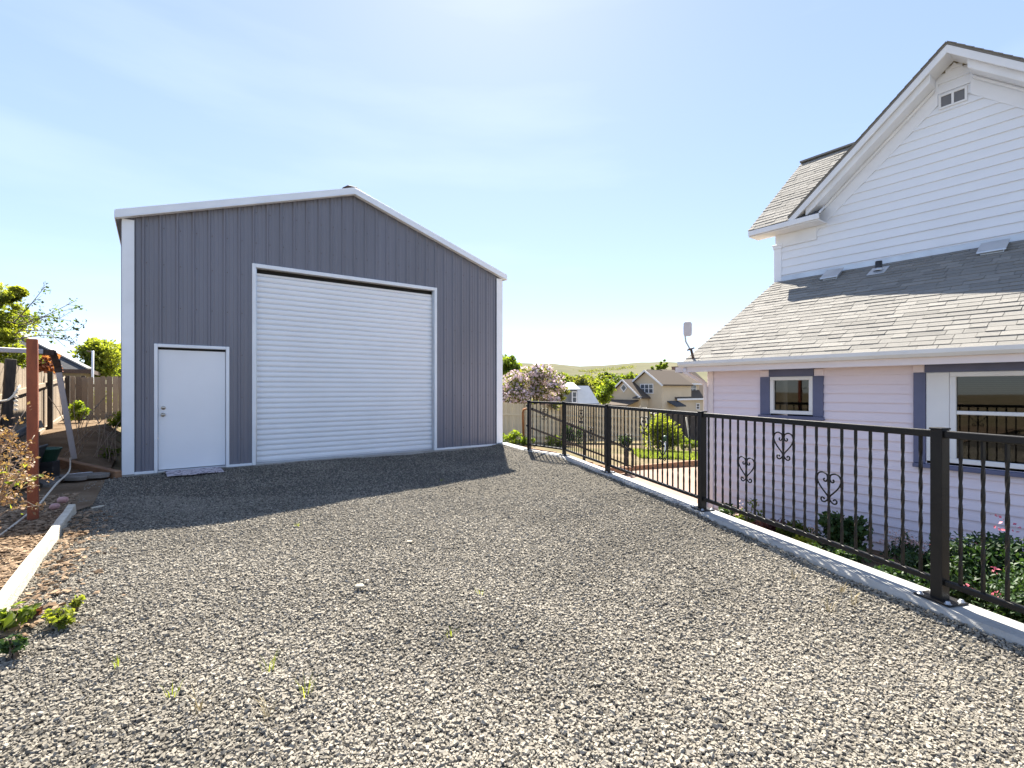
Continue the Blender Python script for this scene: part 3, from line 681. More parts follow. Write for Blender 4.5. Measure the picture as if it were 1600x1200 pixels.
    for a, b in ((2.945,3.166),(4.753,4.97)):
        mb = MB(HS); mb.box(a,b,-.04,.03,.512,1.60); part('side_panel', mb, M['trim'], w2, .006)
    for a, b in ((2.822,2.942),(4.973,5.09)):
        mb = MB(HS); mb.box(a,b,-.052,-.001,.478,1.60); part('side_trim', mb, M['blue'], w2, .004)
    mb = MB(HS); mb.box(2.935,4.98,-.058,.03,1.603,1.699); part('header', mb, M['blue'], w2, .004)
    mb = MB(HS); mb.box(2.822,5.11,-.088,.03,.425,.475); part('sill', mb, M['blue'], w2, .005)
    mb = MB(HS); mb.box(2.815,2.932,-.045,-.001,1.603,1.698); part('corner_block', mb, M['lav'], w2, .004)
    # tall part: wall with gable
    SP, HG, EZ, GM = 2.576, 2.444, 4.77, .872
    def roof_g(s): return EZ + GM*(HG-abs(s-SP))
    def left(z): return S0 if z < EZ-.12 else SP-HG+(z-EZ)/GM+.16
    def right(z): return SE2 if z < EZ-.12 else SP+HG-(z-EZ)/GM-.16
    zb = low_z(DW)-.05
    mb = MB(HS); courses(mb, left, right, zb, 6.75, .16, DW)
    mb.quad((S0+.002,DW,zb),(S0+.002,DW+4.6,zb),(S0+.002,DW+4.6,EZ-.15),(S0+.002,DW+2.05,6.7),(S0+.002,DW,EZ-.1))
    part('upper_wall', mb, M['siding'], t)
    # main roof slope facing the drive (left of the gable and right of it), its back and the gable's own slopes
    EO = DW-.4; RD = EO+2.45; RZ2 = EZ+.857*2.45; sl2 = math.sqrt(1+.857**2); es2 = (0,1/sl2,.857/sl2); nr2 = (0,-.857/sl2,1/sl2); SL = 2.45*sl2
    mb = MB(HS); shingles(mb, (0,EO-.02,EZ), (1,0,0), es2, nr2, lambda y: S0-.39, lambda y: SP-HG+y/sl2+.02, SL, .138, 5)
    shingles(mb, (0,EO-.02,EZ), (1,0,0), es2, nr2, lambda y: SP+HG-y/sl2-.02, lambda y: SE2+.4, SL, .138, 6)
    mb.tint = .1; mb.bar((S0-.39,RD,RZ2+.02),(SP,RD,RZ2+.02),.2,.04); mb.tint = .4
    mb.slab([(S0-.38,EO,EZ-.03),(SP-HG,EO,EZ-.03),(SP,RD,RZ2-.03),(S0-.38,RD,RZ2-.03)], (0,0,-.09))
    mb.slab([(SP+HG,EO,EZ-.03),(SE2+.4,EO,EZ-.03),(SE2+.4,RD,RZ2-.03),(SP,RD,RZ2-.03)], (0,0,-.09))
    mb.slab([(S0-.38,RD,RZ2-.03),(SE2+.4,RD,RZ2-.03),(SE2+.4,RD+2.6,EZ-.1),(S0-.38,RD+2.6,EZ-.1)], (0,0,-.09))
    ur = part('upper_roof', mb, M['shingle'], t)
    g = MB(HS)
    for sg in (-1, 1):
        e, p = SP+sg*HG, SP
        P = [(e,EO-.02,EZ+.02),(p,EO-.02,roof_g(SP)+.02),(p,RD,roof_g(SP)+.02)]
        g.slab(P if sg < 0 else P[::-1], (0,0,.035))
        L = HG*math.sqrt(1+GM*GM); k = int(L/.14)       # shingle butts showing along the verge
        for i in range(k):
            y = i*.14; c = lambda yy: (e - sg*yy/math.sqrt(1+GM*GM), EZ + GM*yy/math.sqrt(1+GM*GM))
            (sa, za), (sb, zb_) = c(y), c(min(L,y+.155)); g.tint = random.random()*.5
            P = [(sa,EO-.045,za+.06),(sb,EO-.045,zb_+.05),(sb,EO+.3,zb_+.05),(sa,EO+.3,za+.06)]
            g.slab(P if sg < 0 else P[::-1], (0,0,.014))
    part('gable_roof', g, M['shingle'], ur)
    # verge boards, boxed cornice, frieze
    for sg in (-1, 1):
        e = SP+sg*HG
        def strip(d0, d1, t0, t1, q0, q1):               # along the rake between heights -t0..-t1 under the roof line; q from eave to peak 0..1
            a, b = e+(SP-e)*q0, e+(SP-e)*q1; za, zb__ = EZ+GM*HG*q0, EZ+GM*HG*q1
            m_ = MB(HS); P = [(a,d0,za-t1),(b,d0,zb__-t1),(b,d0,zb__-t0),(a,d0,za-t0)]; m_.slab(P if sg < 0 else P[::-1], (0,d1-d0,0)); return m_
        part('verge_board', strip(EO-.02, EO+.012, -.015, .12, .0, 1.0), M['trim'], ur, .004)
        m_ = strip(EO+.013, DW-.03, .075, .1, .0, 1.0); part('gable_soffit', m_, M['trim'], ur)
        m_ = strip(EO+.05, DW-.03, .101, .25, .12, .905); part('boxed_cornice', m_, M['trim'], ur, .008)
        m_ = strip(DW-.11, DW-.03, .252, .31, .12, .905); part('bed_mould', m_, M['trim'], ur, .02)
        m_ = strip(DW-.032, DW-.019, .15, .56, .12, .917); part('frieze_board', m_, M['siding'], ur, .003)
        continue
        m_ = MB(HS); q = SP+sg*.215; m_.slab([(q-.02,EO+.03,roof_g(q)-.1),(q+.02,EO+.03,roof_g(q)-.1),(q+.02,DW-.03,roof_g(q)-.46),(q-.02,DW-.03,roof_g(q)-.46),(q-.02,DW-.03,roof_g(q)-.12),(q+.02,DW-.03,roof_g(q)-.12)][:4], (0,-.03,.04)); part('bracket', m_, M['trim'], ur, .006)
    m_ = MB(HS); m_.slab([(SP-.19,DW-.022,roof_g(SP)-.34),(SP+.19,DW-.022,roof_g(SP)-.34),(SP,DW-.022,roof_g(SP)-.12)][::1], (0,.012,0)); part('peak_board', m_, M['siding'], ur)
    # cornice return at the foot of the rake and the eave trim round the corner
    m_ = MB(HS); m_.box(S0-.385,.70,EO-.03,EO-.0,EZ-.115,EZ-.012); part('eave_board', m_, M['trim'], ur, .004)
    m_ = MB(HS); m_.box(S0-.38,.69,EO+.001,DW-.02,EZ-.135,EZ-.118); m_.box(S0,.5,DW-.045,DW-.0185,EZ-.40,EZ-.137); part('eave_soffit', m_, M['trim'], ur)
    m_ = MB(HS); m_.m = 0; m_.slab([(.14,EO-.02,EZ-.005),(.72,EO-.02,EZ-.005),(.66,DW-.02,EZ+.2),(.14,DW-.02,EZ+.2)], (0,0,-.03)); part('cornice_return', m_, M['shingle_g'], ur, .003)
    m_ = MB(HS); m_.slab([(.70,EO-.03,EZ-.02),(.735,EO-.03,EZ-.02),(.68,DW-.02,EZ+.22),(.655,DW-.02,EZ+.22)], (0,0,.035)); part('return_edge', m_, M['trim'], ur)
    m_ = MB(HS); m_.box(S0-.03,S0+.12,DW-.045,DW-.019,low_z(DW)-.02,EZ-.42); m_.box(S0-.03,S0-.008,DW-.0188,DW+.12,low_z(DW)-.2,EZ-.42); m_.box(S0-.045,S0+.135,DW-.06,DW-.017,EZ-.42,EZ-.36); m_.box(S0-.06,S0+.15,DW-.075,DW-.017,EZ-.36,EZ-.335); part('corner_board', m_, M['siding'], t, .004)
    # gable vent, flashing, roof vents, pipe
    v = MB(HS); z0, z1 = 6.075, 6.31
    for s in (2.40, 2.565, 2.73): v.box(s-.016,s+.016,DW-.048,DW-.019,z0,z1)
    v.box(2.417,2.548,DW-.047,DW-.019,z0,z0+.03); v.box(2.582,2.713,DW-.047,DW-.019,z0,z0+.03); v.box(2.417,2.548,DW-.047,DW-.019,z1-.03,z1); v.box(2.582,2.713,DW-.047,DW-.019,z1-.03,z1)
    gv = part('gable_vent', v, M['trim'], t)
    for s in (2.417, 2.582): q = MB(HS); q.box(s,s+.131,DW-.03,DW-.02,z0+.03,z1-.03); part('screen', q, M['rustdk'] if False else M['greywall'], gv)
    f = MB(HS); f.box(S0+.122,SE2,DW-.05,DW-.022,low_z(DW)-.06,low_z(DW)+.075); part('flashing', f, M['galv'], t, .003)
    fl = MB(HS); fl.slab([(S0,DW-.05,low_z(DW-.05)+.016),(SE,DW-.05,low_z(DW-.05)+.016),(SE,DW-.16,low_z(DW-.16)+.016),(S0,DW-.16,low_z(DW-.16)+.016)][::-1], (0,0,-.006))
    for px, py, w_ in ((1300,430,.30),(1552,388,.33)):
        d_ = None
        for k in range(400):                         # where that pixel's ray meets the lower roof
            Z = 5+k*.02; p = HS.inverted() @ at(px,py,Z)
            if p.z < low_z(p.y)+.05: d_ = p; break
        b = MB(HS); s, dd = d_.x, d_.y
        b.slab([(s-w_*.5,dd-.16,low_z(dd-.16)+.055),(s+w_*.5,dd-.16,low_z(dd-.16)+.055),(s+w_*.5,dd+.14,low_z(dd+.14)+.085),(s-w_*.5,dd+.14,low_z(dd+.14)+.085)], (0,0,.028))
        b.slab([(s-w_*.4,dd-.10,low_z(dd-.10)),(s+w_*.4,dd-.10,low_z(dd-.10)),(s+w_*.4,dd+.12,low_z(dd+.12)),(s-w_*.4,dd+.12,low_z(dd+.12))], (0,0,.075))
        part('roof_vent', b, M['galv'], lr, .006)
    for k in range(400):
        p = HS.inverted() @ at(1373,422,5+k*.02)
        if p.z < low_z(p.y)+.02: break
    b = MB(HS); z_ = low_z(p.y); b.tube([(p.x,p.y,z_-.05),(p.x,p.y,z_+.17)], .052, 14); pp = part('vent_pipe', b, M['blackpl'], lr)
    b = MB(HS); b.slab([(p.x-.13,p.y-.17,low_z(p.y-.17)+.014),(p.x+.13,p.y-.17,low_z(p.y-.17)+.014),(p.x+.13,p.y+.12,low_z(p.y+.12)+.014),(p.x-.13,p.y+.12,low_z(p.y+.12)+.014)], (0,0,.006)); b.tube([(p.x,p.y,z_),(p.x,p.y,z_+.05)], [.085,.056], 14); part('pipe_flashing', b, M['galv'], pp)
build_house()
# small antenna on the eave
def antenna():
    b = HS @ Vector((S0+.13,-.25,low_z(-.25))); t = thing('antenna', 'small grey flat panel antenna on a bent mast at the house eave', 'antenna', b)
    right_ = Vector((1,0,0)); m = MB()
    m.tube([b, b+Vector((-.03,0,.12)), b+Vector((-.07,0,.20)), b+Vector((-.125,0,.30)), b+Vector((-.14,-.01,.40)), b+Vector((-.135,-.02,.50))], .014, 8); part('mast', m, M['galv'], t)
    m = MB(); m.tube([b+Vector((.012,0,-.02)), b+Vector((-.035,0,.16))], .022, 8); m.bar(b+Vector((-.10,0,.15)), b+Vector((.02,0,.19)), .03, .025); m.bar(b+Vector((-.055,-.06,.17)), b+Vector((-.055,.06,.17)), .02, .02); part('mount', m, M['rustdk'], t)
    c = b+Vector((-.115,-.05,.51)); A = Vector((.85,-.52,0)).normalized(); m = MB(); n = 20; P = []
    for i in range(n):
        an = 6.2832*i/n; x = math.copysign(abs(math.cos(an))**.5, math.cos(an))*.07; z = math.copysign(abs(math.sin(an))**.35, math.sin(an))*.125; P.append(c + A*x + Vector((0,0,z)))
    m.slab(P, Vector((-.52,-.85,0))*-.035); part('panel', m, M['pale'], t, .008, 2)
antenna()

# ------------------------------------------------------------------ curb wall and railing
def curb():
    mb = MB(); W = .115; zs = [-1.6,CURBZ-.015,CURBZ]
    pl = []
    for a, b in zip(CURB[:-1], CURB[1:]):
        n_ = max(2, int((b-a).length/.25)); pl += [a.lerp(b, i/n_) for i in range(n_)]
    pl.append(CURB[-1]); rn = random.Random(4); off = [rn.uniform(-.008,.008) for _ in pl]; offz = [rn.uniform(-.006,.006) for _ in pl]
    prof = [(-W-.06,-1.6),(-W-.018,-.03),(-W-.004,CURBZ-.03),(-W+.014,CURBZ-.004),(W-.01,CURBZ),(W,CURBZ-.012),(W,-1.6)]
    vs = []
    for i, p in enumerate(pl):
        d = (pl[min(i+1,len(pl)-1)]-pl[max(0,i-1)]).normalized(); nr = Vector((-d.y, d.x, 0))   # towards the house
        for j, (k, z) in enumerate(prof): q = p + nr*(k + (off[i] if j in (1,2,3) else 0)) ; vs.append((q.x,q.y,z+(offz[i] if j in (1,2) else 0)))
    m_ = len(prof); fs = [(i*m_+j, (i+1)*m_+j, (i+1)*m_+j+1, i*m_+j+1) for i in range(len(pl)-1) for j in range(m_-1)]
    fs += [tuple(range(m_)), tuple((len(pl)-1)*m_+j for j in range(m_))[::-1]]
    mb.add(vs, fs); o = part('retaining_wall', mb, M['conc']); tag(o, 'low pale concrete retaining curb along the gravel carrying the black railing', 'retaining wall')
    bm_ = bmesh.new(); bm_.from_mesh(o.data); bmesh.ops.recalc_face_normals(bm_, faces=bm_.faces[:]); bm_.to_mesh(o.data); bm_.free()
curb()
def heart(mb, c, ex, h, w_):                      # scrolled heart in the plane (ex, z); c = bottom centre
    Z = Vector((0,0,1))
    for sg in (-1, 1):
        pts = []
        for i in range(13):                         # upper curl
            a = R(-60) + i/12*R(400); r = .022*w_/.22*(1.0-.62*i/12)*1.35
            pts.append((sg*(.27*w_ - r*math.cos(a)), .80*h + r*math.sin(a)))
        pts = pts[::-1]
        ctl = [(.10,.955),(.25,1.0),(.40,.955),(.475,.83),(.46,.70),(.36,.54),(.20,.38),(.06,.25),(.03,.15),(.12,.045),(.22,.01),(.30,.05),(.31,.12),(.25,.16),(.19,.135),(.19,.10)]
        curl = [(.02,.86),(.045,.92)]
        sp = [(.20,.78),(.155,.745),(.10,.75),(.055,.80),(.05,.87)]
        path = [(.17,.80),(.20,.775),(.195,.73),(.14,.705),(.08,.735),(.045,.81),(.055,.90)] + ctl
        P = [Vector(c) + ex*(sg*x*w_) + Z*(y*h) for x, y in path]
        # smooth the control polygon
        Q = []
        for i in range(len(P)-1):
            p0, p1, p2, p3 = P[max(0,i-1)], P[i], P[i+1], P[min(len(P)-1,i+2)]
            for k in range(4):
                u_ = k/4; Q.append(.5*((2*p1)+(p2-p0)*u_+(2*p0-5*p1+4*p2-p3)*u_*u_+(3*p1-p0-3*p2+p3)*u_**3))
        Q.append(P[-1]); mb.tube(Q, .0062, 6)
def railing():
    t = thing('metal_railing', 'black bronze iron railing with twisted balusters and scrolled hearts on the curb', 'railing', PST[0]+Vector((0,0,CURBZ)))
    H = 1.07; base_me = None
    for i, p in enumerate(PST):
        d = (PST[min(i+1,5)]-PST[max(0,i-1)]).normalized() if i else (PST[1]-PST[0]).normalized()
        if i == 1: d = (PST[2]-PST[1]).normalized()
        F_ = Matrix.Translation(p) @ Matrix.Rotation(math.atan2(d.y,d.x),4,'Z'); m = MB(F_)
        m.box(-.034,.034,-.034,.034,CURBZ+.006,CURBZ+H-.012); m.box(-.039,.039,-.039,.039,CURBZ+H-.0118,CURBZ+H)
        if i == 0:
            for z in (.95,.52): m.box(-.09,-.0345,-.015,.015,CURBZ+z-.02,CURBZ+z+.02)
        po = part('post', m, M['iron'], t, .004, 2)
        m = MB(F_); m.box(-.105,.105,-.075,.085,CURBZ+.001,CURBZ+.0105); bp = part('base_plate', m, M['iron'], po, .002)
        for sx in (-1,1):
            for sy in (-1,1): m = MB(F_); m.lathe([(0,.026),(.012,.024),(.013,.011),(.02,.0108),(.02,.0106)][::-1], (sx*.08,.005+sy*.055,CURBZ), 8); part('anchor_bolt', m, M['galv'], po)
    tw = None
    for i in range(5):
        a, b = PST[i], PST[i+1]; d = (b-a).normalized(); L = (b-a).length; Z = Vector((0,0,1))
        m = MB(); m.bar(a+d*.0345+Z*(CURBZ+1.03), b-d*.0345+Z*(CURBZ+1.03), .038, .046); part('top_rail', m, M['iron'], t, .006, 2)
        m = MB(); m.bar(a+d*.0345+Z*(CURBZ+.115), b-d*.0345+Z*(CURBZ+.115), .036, .036); part('bottom_rail', m, M['iron'], t, .006, 2)
        n = max(3, round((L-.07)/.112)-1)
        hearts = {6:.47, 10:.745, 14:.47} if n > 15 else ({4:.72} if i == 0 else {})
        if i == 1: hearts = {4:.47, 8:.745, 12:.47}
        for k in range(1, n+1):
            p = a + d*(L*k/(n+1))
            if tw is None:
                m = MB(); z0, z1 = CURBZ+.134, CURBZ+1.006; N = 62; hw = .0078; vs, fs = [], []
                for j in range(N+1):
                    q = j/N; z = z0+(z1-z0)*q; f_ = min(1,max(0,(q-.10)/.80)); an = R(45)+f_*R(90)*6; r = hw*1.414
                    vs += [p + Vector((math.cos(an+c*1.5708)*r, math.sin(an+c*1.5708)*r, z)) for c in range(4)]
                for j in range(N): fs += [(j*4+c, j*4+(c+1)%4, (j+1)*4+(c+1)%4, (j+1)*4+c) for c in range(4)]
                m.add(vs, fs); ba = part('baluster', m, M['iron'], t); tw = ba; tw_p = p.copy()
            else:
                ba = tw.copy(); COL.objects.link(ba); ba.parent = t; ba.location = p - tw_p
            if k in hearts:
                m = MB(); heart(m, p+Z*(CURBZ+hearts[k]-.05)+Vector((0,0,0)), d, .235, .225); part('heart_scroll', m, M['iron'], t)
railing()

# ------------------------------------------------------------------ steps down to the lower yard
def steps():
    A = PST[0]; F_ = Matrix.Translation(A) @ Matrix.Rotation(TH,4,'Z')
    t = thing('timber_steps', 'timber edged dirt steps going down behind the far end of the railing', 'steps', F_ @ Vector((1.5,.7,-.8)))
    for k in range(5):
        x0 = .25+k*.58; z = CURBZ-.12-k*.165; m = MB(F_); m.box(x0,x0+.55,.06,1.5,z-.6,z-.03); part('tread', m, M['ground'], t)
        m = MB(F_); m.box(x0+.5501,x0+.59,.06,1.5,z-.2,z+.01); part('riser', m, M['wood_br'], t, .004)
    h = thing('stair_handrail', 'dark two-bar handrail sloping down beside the timber steps', 'handrail', F_ @ Vector((0,0,0)))
    pr = [at(831,639,PST[0].y+.02), at(989,704,12.55)]; pl = [at(831,669,PST[0].y+.02), at(989,730,12.55)]
    m = MB(); m.bar(pr[0],pr[1],.04,.05); part('upper_bar', m, M['iron'], h)
    m = MB(); m.bar(pl[0],pl[1],.035,.04); part('lower_bar', m, M['iron'], h)
    for q, zb in ((.475,-.45),(.92,-.85)):
        p = pr[0].lerp(pr[1],q); m = MB(); m.box(p.x-.03,p.x+.03,p.y-.03,p.y+.03,zb,p.z-.026); part('post', m, M['iron'], h)
    m = MB(); m.bar(pr[1],pl[1],.04,.04,(1,0,0)); part('end_bar', m, M['iron'], h)
steps()
a, b = gp(952,737,-.72), gp(1180,716,-.72); m = MB(); m.bar(a+Vector((0,0,.0)), b, .1, .2); o = part('edging_timber', m, M['wood_br'], None, .01); tag(o, 'rusty brown timber edging beside the walkway in the lower yard', 'edging')
m = MB(); a = gp(944,734,-.6); m.bar(a, a+U*.6-V*.3, .3, .14); o = part('edging_block', m, M['wood_br'], None, .01); tag(o, 'short brown timber block at the foot of the steps', 'edging')
# ------------------------------------------------------------------ wooden fences
def board_fence(name, label, A, B, top, bot, mats, pitch=.142, side=1, posts=2.4, rails=(.35,1.5), ear=True, th=.018, rail_mat=None, gap=.006, seed=1, tops=.02, post_pos=None):
    """A->B; top/bot: functions of the distance giving heights; side: which side carries rails and posts"""
    A, B = Vector(A), Vector(B); d = (B-A); L = d.length; d.normalize(); nr = Vector((-d.y,d.x,0))*side; rn = random.Random(seed)
    t = thing(name, label, 'fence', Vector((A.x,A.y,bot(0))))
    m = MB(); x = 0
    while x < L:
        wd = pitch*rn.uniform(.94,1.04); z1 = top(x)+rn.uniform(-tops,tops); z0 = bot(x); e = wd*.22 if ear else .0; m.tint = min(1,max(0,rn.gauss(.5,.25)))
        p = A + d*x; w1 = wd-gap; tl = rn.uniform(-.008,.008); oo = nr*rn.uniform(-.004,.004)
        P = [p+Vector((0,0,z0)), p+d*w1+Vector((0,0,z0)), p+d*(w1+tl)+Vector((0,0,z1-e)), p+d*(w1+tl-e*.8)+Vector((0,0,z1)), p+d*(tl+e*.8)+Vector((0,0,z1)), p+d*tl+Vector((0,0,z1-e))]
        m.slab([q+oo for q in P], nr*th); x += wd
    part('board_panel', m, M[mats[0]], t)
    for r in rails:
        m = MB(); a, b = A+nr*(th+.021), B+nr*(th+.021); m.bar(a+Vector((0,0,bot(0)+r)), b+Vector((0,0,bot(L)+r)), .038, .088); m.tint = .8; m.t = [.85]*len(m.t); part('rail', m, M[rail_mat or mats[0]], t)
    for x in (post_pos if post_pos is not None else [i*posts+.3 for i in range(int((L-.2)/posts)+1)]):
        m = MB(); p = A + d*x + nr*(th+.046); m.bar(p+nr*.045+Vector((0,0,bot(x)-.2)), p+nr*.045+Vector((0,0,top(x)+.02)), .09, .085, d); part('post', m, M[mats[1]], t)
    return t
FC = at(104,590,14.0); FC.z = 0                   # the corner of the two left fences
L0 = FC - V*9.2
fz = lambda q: gz(q.x,q.y)
board_fence('wooden_fence', 'weathered brown board fence with rails and dark posts behind the red post', L0, FC, lambda x: 1.84-.012*x, lambda x: fz(L0+V*x)-.05, ('wood_lt','wood_dk'), pitch=.145, side=-1, rails=(.30,1.30), seed=2, post_pos=(.2,5.6,8.4), tops=.03)
board_fence('wooden_fence', 'grey dog eared board fence between the left fence corner and the workshop', FC+U*.05, FC+U*5, lambda x: 1.76, lambda x: .30, ('wood','wood_dk'), pitch=.14, side=1, rails=(.3,1.2), gap=.009, seed=5)
TF0 = Vector((-1.6,23.9,0)); TF1 = at(1012,660,30.5); TF1.z = 0
TL = (TF1-TF0).length
board_fence('wooden_fence', 'tan board fence across the lower yard behind the railing', TF0, TF1, lambda x: .78-.62*x/TL, lambda x: -1.25-.55*x/TL, ('wood_tan','wood_tan'), pitch=.15, side=-1, rails=(.35,1.45), seed=8, ear=False, gap=.012)
DF0 = at(1040,660,33.0); DF0.z = 0; DF1 = at(1180,660,36); DF1.z = 0
board_fence('wooden_fence', 'dark brown board fence beyond the round bush near the house corner', DF0, DF1, lambda x: -.25, lambda x: -2.6, ('wood_dk','wood_dk'), pitch=.15, side=1, rails=(1.9,), seed=9, ear=False)
m = MB(); p = at(818,686,23.2); m.tube([p, at(817,645,23.2), at(818,640,23.2), at(823,638.5,23.2)], .055, 8); o = part('standpipe', m, M['orange']); tag(o, 'rusty orange standpipe in front of the tan fence', 'pipe')

# ------------------------------------------------------------------ left side: post, frame, edging, clutter
P0 = gp(52,812,.0)
m = MB(); m.bar(P0+Vector((0,0,-.1)), Vector((P0.x-.01,P0.y,1.93)), .088, .088, (.62,-.78,0)); o = part('red_post', m, M['red'], None, .008, 2); tag(o, 'rust red wooden post standing at the left edge of the gravel', 'post')
def swing():
    lt, lb = at(89,566,8.3), at(116,717,8.7)
    t = thing('swing_frame', 'pale metal swing frame leg and crossbar with a rusty elbow beside the red post', 'swing frame', lb)
    m = MB(); m.bar(lb, lt, .082, .05, (.66,-.75,0)); part('leg', m, M['pale'], t, .008)
    a, b = at(-120,541,6.7), at(66,549.5,8.0); m = MB(); m.bar(a, b, .06, .075); part('crossbar', m, M['pale'], t, .008)
    m = MB(); m.bar(at(60,550,7.98), at(84,551,8.15), .07, .09); m.bar(at(82,549,8.15), lt+(lb-lt)*.05, .09, .065, (.66,-.75,0)); m.bar(lt+(lt-lb)*.02, lt+(lb-lt)*.10, .095, .062, (.66,-.75,0)); part('elbow', m, M['rustdk'], t, .008)
    return lb
LEGB = swing()
def curve(ctrl, k=8):
    P = [Vector(c) for c in ctrl]; Q = []
    for i in range(len(P)-1):
        p0, p1, p2, p3 = P[max(0,i-1)], P[i], P[i+1], P[min(len(P)-1,i+2)]
        for j in range(k):
            u_ = j/k; Q.append(.5*((2*p1)+(p2-p0)*u_+(2*p0-5*p1+4*p2-p3)*u_*u_+(3*p1-p0-3*p2+p3)*u_**3))
    return Q+[P[-1]]
m = MB(); m.tube(curve([LEGB+Vector((-.02,-.06,.02)), at(108,736,7.3), at(88,756,6.4), at(62,787,5.9), at(40,806,5.35), at(14,826,4.9), gp(-8,842,.03)]), .011, 6); m.tube(curve([LEGB+Vector((.0,-.06,.03)), LEGB+Vector((.03,-.1,-.02)), LEGB+Vector((.01,-.12,-.06))]), .011, 6)
o = part('rope', m, M['rope']); tag(o, 'off white rope tied to the swing leg and trailing to the ground', 'rope')
m = MB(); m.tube(curve([P0+Vector((-.09,-.075,1.42)), at(30,604,5.0), at(14,624,4.9), at(-14,627,4.8)]), .010, 6)
for k in range(5): m.lathe([(0,-.02),(.022,0),(0,.02)], P0+Vector((-.10,-.085,1.36-.045*k)), 6)
o = part('cable', m, M['rope']); tag(o, 'white cable looped off the red post to the left', 'cable')
EB0, EB1 = gp(113,798,.0), gp(2,953,.0)
m = MB(); k = 9; rn = random.Random(2)
vs = []
dd = (EB1-EB0).normalized(); nn = Vector((-dd.y,dd.x,0))
for i in range(k+1):
    p = EB0.lerp(EB1, i/k*1.12); j = lambda s: rn.uniform(-s,s)
    vs += [p-nn*(.036+j(.003))+Vector((0,0,-.05)), p+nn*(.036+j(.003))+Vector((0,0,-.05)), p+nn*(.034+j(.005))+Vector((0,0,.078+j(.005))), p-nn*(.034+j(.005))+Vector((0,0,.078+j(.005)))]
m.add(vs, [(i*4+c, i*4+(c+1)%4, i*4+4+(c+1)%4, i*4+4+c) for i in range(k) for c in range(4)] + [(3,2,1,0), (k*4,k*4+1,k*4+2,k*4+3)])
o = part('edging_timber', m, M['wood_wh'], None, .006); tag(o, 'bleached white edging timber between mulch and gravel', 'edging')
a = SH @ Vector((-.05,-.06,.02)); b = SH @ Vector((-1.17,2.05,0)); b.z = .13
m = MB(); m.bar(a, b, .10, .17); o = part('brown_timber', m, M['wood_br'], None, .01); tag(o, 'brown timber beam lying from the workshop corner into the dirt', 'timber')
for lab, px, py, sx, sy, rz in (('grey flagstone lying flat nearest the workshop corner', 146, 744, .24, .15, .3), ('grey flagstone lying flat between the red post and brown timber', 112, 747, .25, .14, -.1), ('curved grey slab tilted beside the foot of the red post', 75, 752, .36, .13, -.75)):
    p = gp(px,py,.05); m = MB(Matrix.Translation(p) @ Matrix.Rotation(rz,4,'Z') @ Matrix.Rotation(.12 if 'tilted' in lab else .03,4,'Y')); rn = random.Random(px); n = 9
    P = [(sx*math.cos(6.283*i/n)*rn.uniform(.8,1.1), sy*math.sin(6.283*i/n)*rn.uniform(.8,1.1), -.02) for i in range(n)]; m.slab(P, (0,0,.06)); o = part('flagstone', m, M['slate'], None, .008); tag(o, lab, 'flagstone', 'loose flagstones by the red post')
m = MB(Matrix.Translation(gp(124,741,.03)) @ Matrix.Rotation(.9,4,'Z')); m.box(-.16,.16,-.035,.035,0,.02); o = part('metal_strip', m, M['wh_metal']); tag(o, 'short white metal strip lying between the flagstones', 'strip')
rn = random.Random(3)
def pebble(c, r, sd):
    m = MB(); rr = random.Random(sd); bm_ = bmesh.new(); bmesh.ops.create_icosphere(bm_, subdivisions=2, radius=r)
    for v in bm_.verts: v.co *= rr.uniform(.85,1.1); v.co.z *= .8; v.co += Vector(c)
    m.add([v.co.copy() for v in bm_.verts], [[v.index for v in f.verts] for f in bm_.faces], True); bm_.free(); return m
bmesh  # pink stones
p = gp(91,787,.03); m = pebble(p+Vector((.0,.06,.03)), .055, 4); o = part('stone', m, M['pinkst']); tag(o, 'pinkish stone on the dirt, the farther and paler of two', 'stone')
p = gp(88,794,.03); m = pebble(p+Vector((-.02,0,.02)), .05, 9); o = part('stone', m, M['pinkst']); tag(o, 'pinkish stone on the dirt, the nearer and flatter of two', 'stone')
# dark clutter behind the red post
def tub():
    c = at(-22,724,6.6); c.z = gz(c.x,c.y)+.05; t = thing('wheelbarrow_tray', 'black plastic barrow tray lying behind the red post', 'barrow tray', c)
    F_ = Matrix.Translation(c) @ Matrix.Rotation(.5,4,'Z') @ Matrix.Rotation(-.25,4,'Y'); m = MB(F_)
    lo = [(-.42,-.24,.0),(.42,-.24,.0),(.42,.24,.0),(-.42,.24,.0)]; hi = [(-.62,-.36,.40),(.66,-.36,.46),(.66,.36,.46),(-.62,.36,.40)]; q = [(x*.96,y*.94,z-.01) for x,y,z in hi]; li = [(x*.96,y*.94,z+.02) for x,y,z in lo]
    m.add(lo+hi+q+li, [(3,2,1,0),(0,1,5,4),(1,2,6,5),(2,3,7,6),(3,0,4,7),(4,5,9,8),(5,6,10,9),(6,7,11,10),(7,4,8,11),(8,9,13,12),(9,10,14,13),(10,11,15,14),(11,8,12,15),(12,13,14,15)]); part('tray', m, M['blackpl'], t, .02, 2)
    m = MB(F_); rim = [hi[i] for i in (0,1,2,3,0)]; m.tube([Vector(r) for r in rim], .02, 8); part('rim', m, M['blackpl'], t)
tub()
m = MB(); a, b = at(-20,706,5.9), at(48,668,6.3); a.z = max(a.z, gz(a.x,a.y)+.3); m.tube([a,b], .045, 12); o = part('drain_pipe', m, M['blackpl']); tag(o, 'dark grey pipe leaning across the barrow tray', 'pipe')
